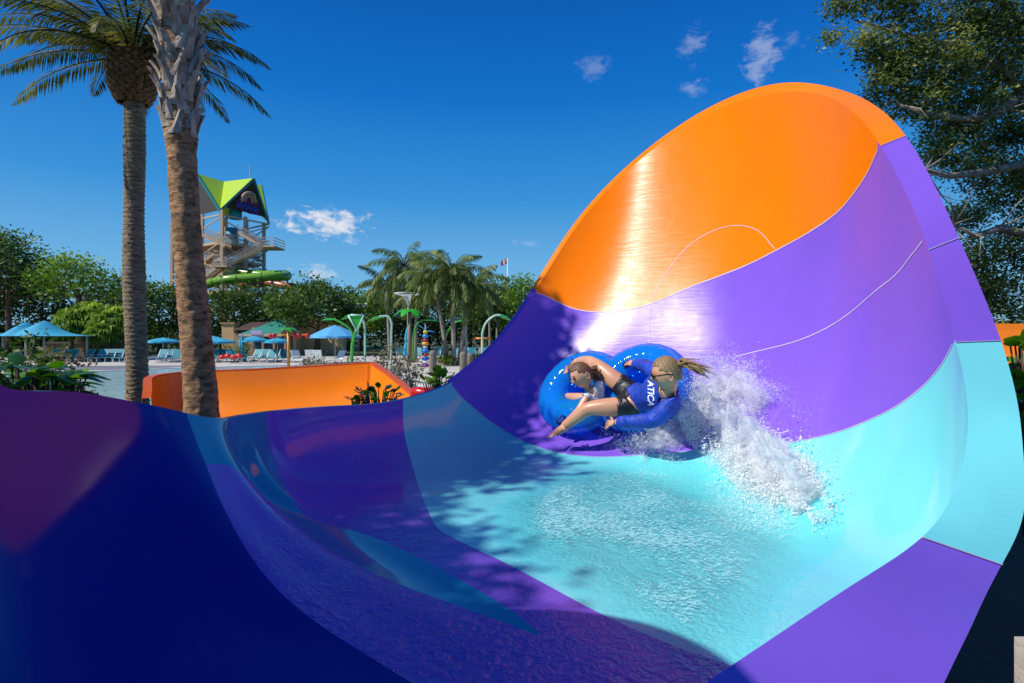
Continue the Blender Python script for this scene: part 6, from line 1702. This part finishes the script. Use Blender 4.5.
def funnel():
    d = 43; b = at(408.5, HOR, d); b.z = 0; root = empty('funnel_fountain', b); tag(root, 'white ribbed funnel fountain standing above the green metal palm', 'fountain'); t = at(408.5, 306, d) - b; h2 = (306 - 293.5) / F * d
    MB().tube([Vector((0, 0, 0)), t], .09, 10).build('post', basic('grey post', (.35, .3, .26)), root, smooth=True)
    wm, nt, bb = new_mat('funnel wire'); bb.inputs['Base Color'].default_value = (.72, .74, .76, 1)
    m = MB()
    for k in range(22):
        a = 2 * math.pi * k / 22; m.tube([t + Vector((r * math.cos(a), r * math.sin(a), z)) for r, z in ((.05, 0), (.18, h2 * .45), (.5, h2 * .82), (1.05, h2))], .022, 4)
    for r, z in ((.5, h2 * .82), (1.05, h2)): m.tube([t + Vector((r * math.cos(a), r * math.sin(a), z)) for a in [2 * math.pi * k / 30 for k in range(30)]], .03, 5, closed=True)
    m.build('funnel', wm, root, smooth=True)
funnel()
def totem():
    d = 39; b = at(425.5, HOR, d); b.z = 0; root = empty('totem_pole', b); tag(root, 'colourful stacked totem with a blue bird-like top, striped balls and red cups', 'totem')
    z = 0; MB().tube([Vector((0, 0, 0)), Vector((0, 0, 2.9))], .05, 8).build('pole', M_POLE, root)
    for (h, r, c) in ((.28, .24, (.30, .05, .35)), (.16, .28, (.75, .75, .75)), (.3, .25, (.02, .10, .5)), (.22, .2, (.6, .02, .03)), (.32, .24, (.02, .2, .6)), (.2, .16, (.7, .7, .72)), (.26, .26, (.75, .35, .02)), (.24, .19, (.5, .02, .05)), (.28, .22, (.02, .3, .6)), (.3, .16, (.7, .5, .03))):
        MB().lathe([(.02, 0), (r * .85, h * .15), (r, h * .5), (r * .85, h * .85), (.02, h)], (0, 0, z), 14).build('segment', basic('totem paint', c, rough=.35), root, smooth=True); z += h
    m = MB(); leaf_blade(m, (0, 0, z), (-.8, 0, .7), .8, .2, .2); leaf_blade(m, (0, 0, z - .1), (.8, .1, .15), .75, .18, .3); m.build('wings', basic('totem wings', (.03, .33, .6)), root, smooth=True)
totem()
def mushroom():
    d = 38; b = at(288.5, HOR, d); b.z = 0; root = empty('dumping_buckets', b); tag(root, 'orange post with red buckets on a crossbar and a small green palm top', 'water toy'); zt = CAMZ + (HOR - 335) * d / F
    og = basic('orange post paint', (.72, .24, .02), rough=.4)
    MB().tube([Vector((0, 0, 0)), Vector((0, 0, zt + .3))], .10, 10).build('post', og, root, smooth=True)
    MB().bar((-1.2, 0, zt + .02), (1.35, 0, zt + .02), .09).build('crossbar', og, root)
    for x in (-1.15, -.95, .45, .7, 1.3): MB().lathe([(.10, -.22), (.17, 0), (.16, .1), (.02, .12)], (x, -.05, zt - .02), 12).build('bucket', basic('red bucket', (.55, .015, .02), rough=.3), root, smooth=True)
    for k in range(6):
        a = k * math.pi / 3; m = MB(); leaf_blade(m, (0, 0, zt + .45), (math.cos(a), math.sin(a), .4), .75, .16, .7); m.build('leaf', M_LEAFG, root, smooth=True)
mushroom()
def red_kayaks():
    d = 43.5; b = at(231, HOR, d); b.z = 0; root = empty('life_ring_rack', b); tag(root, 'low rack of red rescue floats at the pool edge, left of the orange post', 'rack')
    for k in range(4): MB().lathe([(.02, -.26), (.14, -.2), (.17, 0), (.14, .2), (.02, .26)], (-.7 + k * .45, 0, .52 + .08 * (k % 2)), 10, Euler((0, R(80 + 8 * k), 0)).to_matrix()).build('float', basic('red float', (.62, .03, .015), rough=.35), root, smooth=True)
    m = MB()
    for x in (-.8, .8): m.bar((x, 0, 0), (x * .6, 0, .45), .05)
    m.bar((-.9, 0, .42), (.9, 0, .42), .05); m.build('stand', M_POLE, root)
red_kayaks()
def lamp_mast(u, vt, d, lab, heads):
    b = at(u, HOR, d); b.z = 0; root = empty('lamp_mast', b); tag(root, lab, 'lamp mast'); h = CAMZ + (HOR - vt) * d / F
    MB().tube([Vector((0, 0, 0)), Vector((0, 0, h))], [.11, .07], 10).build('mast', basic('grey mast', (.42, .42, .42), rough=.4), root, smooth=True)
    MB().bar((-.95, 0, h - .08), (.95, 0, h - .08), .07).build('crossarm', basic('grey arm', (.4, .4, .4)), root)
    for x in np.linspace(-.9, .9, heads): MB().box((x, -.1, h + .12), (.36, .28, .30), Euler((R(25), 0, 0)).to_matrix()).build('floodlight', basic('floodlight', (.62, .64, .66), rough=.25), root)
lamp_mast(466, 297, 50, 'slim grey mast with a row of floodlights right of the queen palms', 4)
lamp_mast(358.5, 306, 68, 'mast with three lamps in front of the yellow green tree', 3)
def flag():
    d = 78; b = at(507.5, HOR, d); b.z = 0; root = empty('flag_pole', b); tag(root, 'white flag pole with a small striped flag above the trees', 'flag pole'); h = CAMZ + (HOR - 258) * d / F
    MB().tube([Vector((0, 0, 0)), Vector((0, 0, h))], [.12, .05], 8).build('pole', basic('white pole', (.8, .8, .8)), root, smooth=True)
    m = MB(); n = 12
    for part, (z0, z1, c) in enumerate(((0, .14, 0), (.14, .28, 1), (.28, .42, 0), (.42, .56, 1), (.56, .70, 0))):
        V = []; Fc = []
        for i in range(n + 1):
            x = -.9 * i / n; V += [(x, .12 * math.sin(i * .9), h - .75 + z0 - .35 * i / n), (x, .12 * math.sin(i * .9), h - .75 + z1 - .35 * i / n)]
            if i: Fc.append((2 * i - 2, 2 * i - 1, 2 * i + 1, 2 * i))
        MB().add(V, Fc).build('stripe', basic('flag red' if c == 0 else 'flag white', (.55, .03, .04) if c == 0 else (.75, .75, .78)), root)
    MB().lathe([(.01, 0), (.3, .05), (.34, .5), (.05, .7)], (0, 0, h - 3.2), 10).build('loudspeaker', basic('dark horn', (.08, .09, .1)), root, smooth=True)
flag()
def orange_gate():
    d = 46; b = at(482, HOR, d); b.z = 0; root = empty('spray_gate', b); tag(root, 'small orange pipe gate behind the tall pale arch near the slide rim', 'water toy'); z = CAMZ + (HOR - 338.5) * d / F; og = basic('orange pipe', (.75, .26, .03), rough=.4)
    MB().tube([Vector((0, 0, 0)), Vector((0, 0, z))], .09, 8).build('post', og, root, smooth=True); MB().tube([Vector((-.75, 0, z)), Vector((.75, 0, z))], .09, 8).build('crossbar', og, root, smooth=True)
orange_gate()
# stone bollards and posts along the splash pool
for u, d, h, lab in [(433, 33, 1.3, 'short grey stone post under the queen palms at left'), (463.5, 32, 1.25, 'short grey stone post right of the queen palm trunks'), (470, 37, 1.0, 'short grey stone post behind the right one')]:
    b = at(u, HOR, d); b.z = 0; root = empty('stone_post', b); tag(root, lab, 'post', 'stone posts on the white deck')
    MB().lathe([(.22, 0), (.24, .1), (.2, h * .7), (.23, h * .85), (.15, h), (0, h + .02)], (0, 0, 0), 10).build('shaft', ground_mat('stone post', (.12, .10, .07), (.28, .24, .19), 8, .6), root, smooth=True)
setup_view()
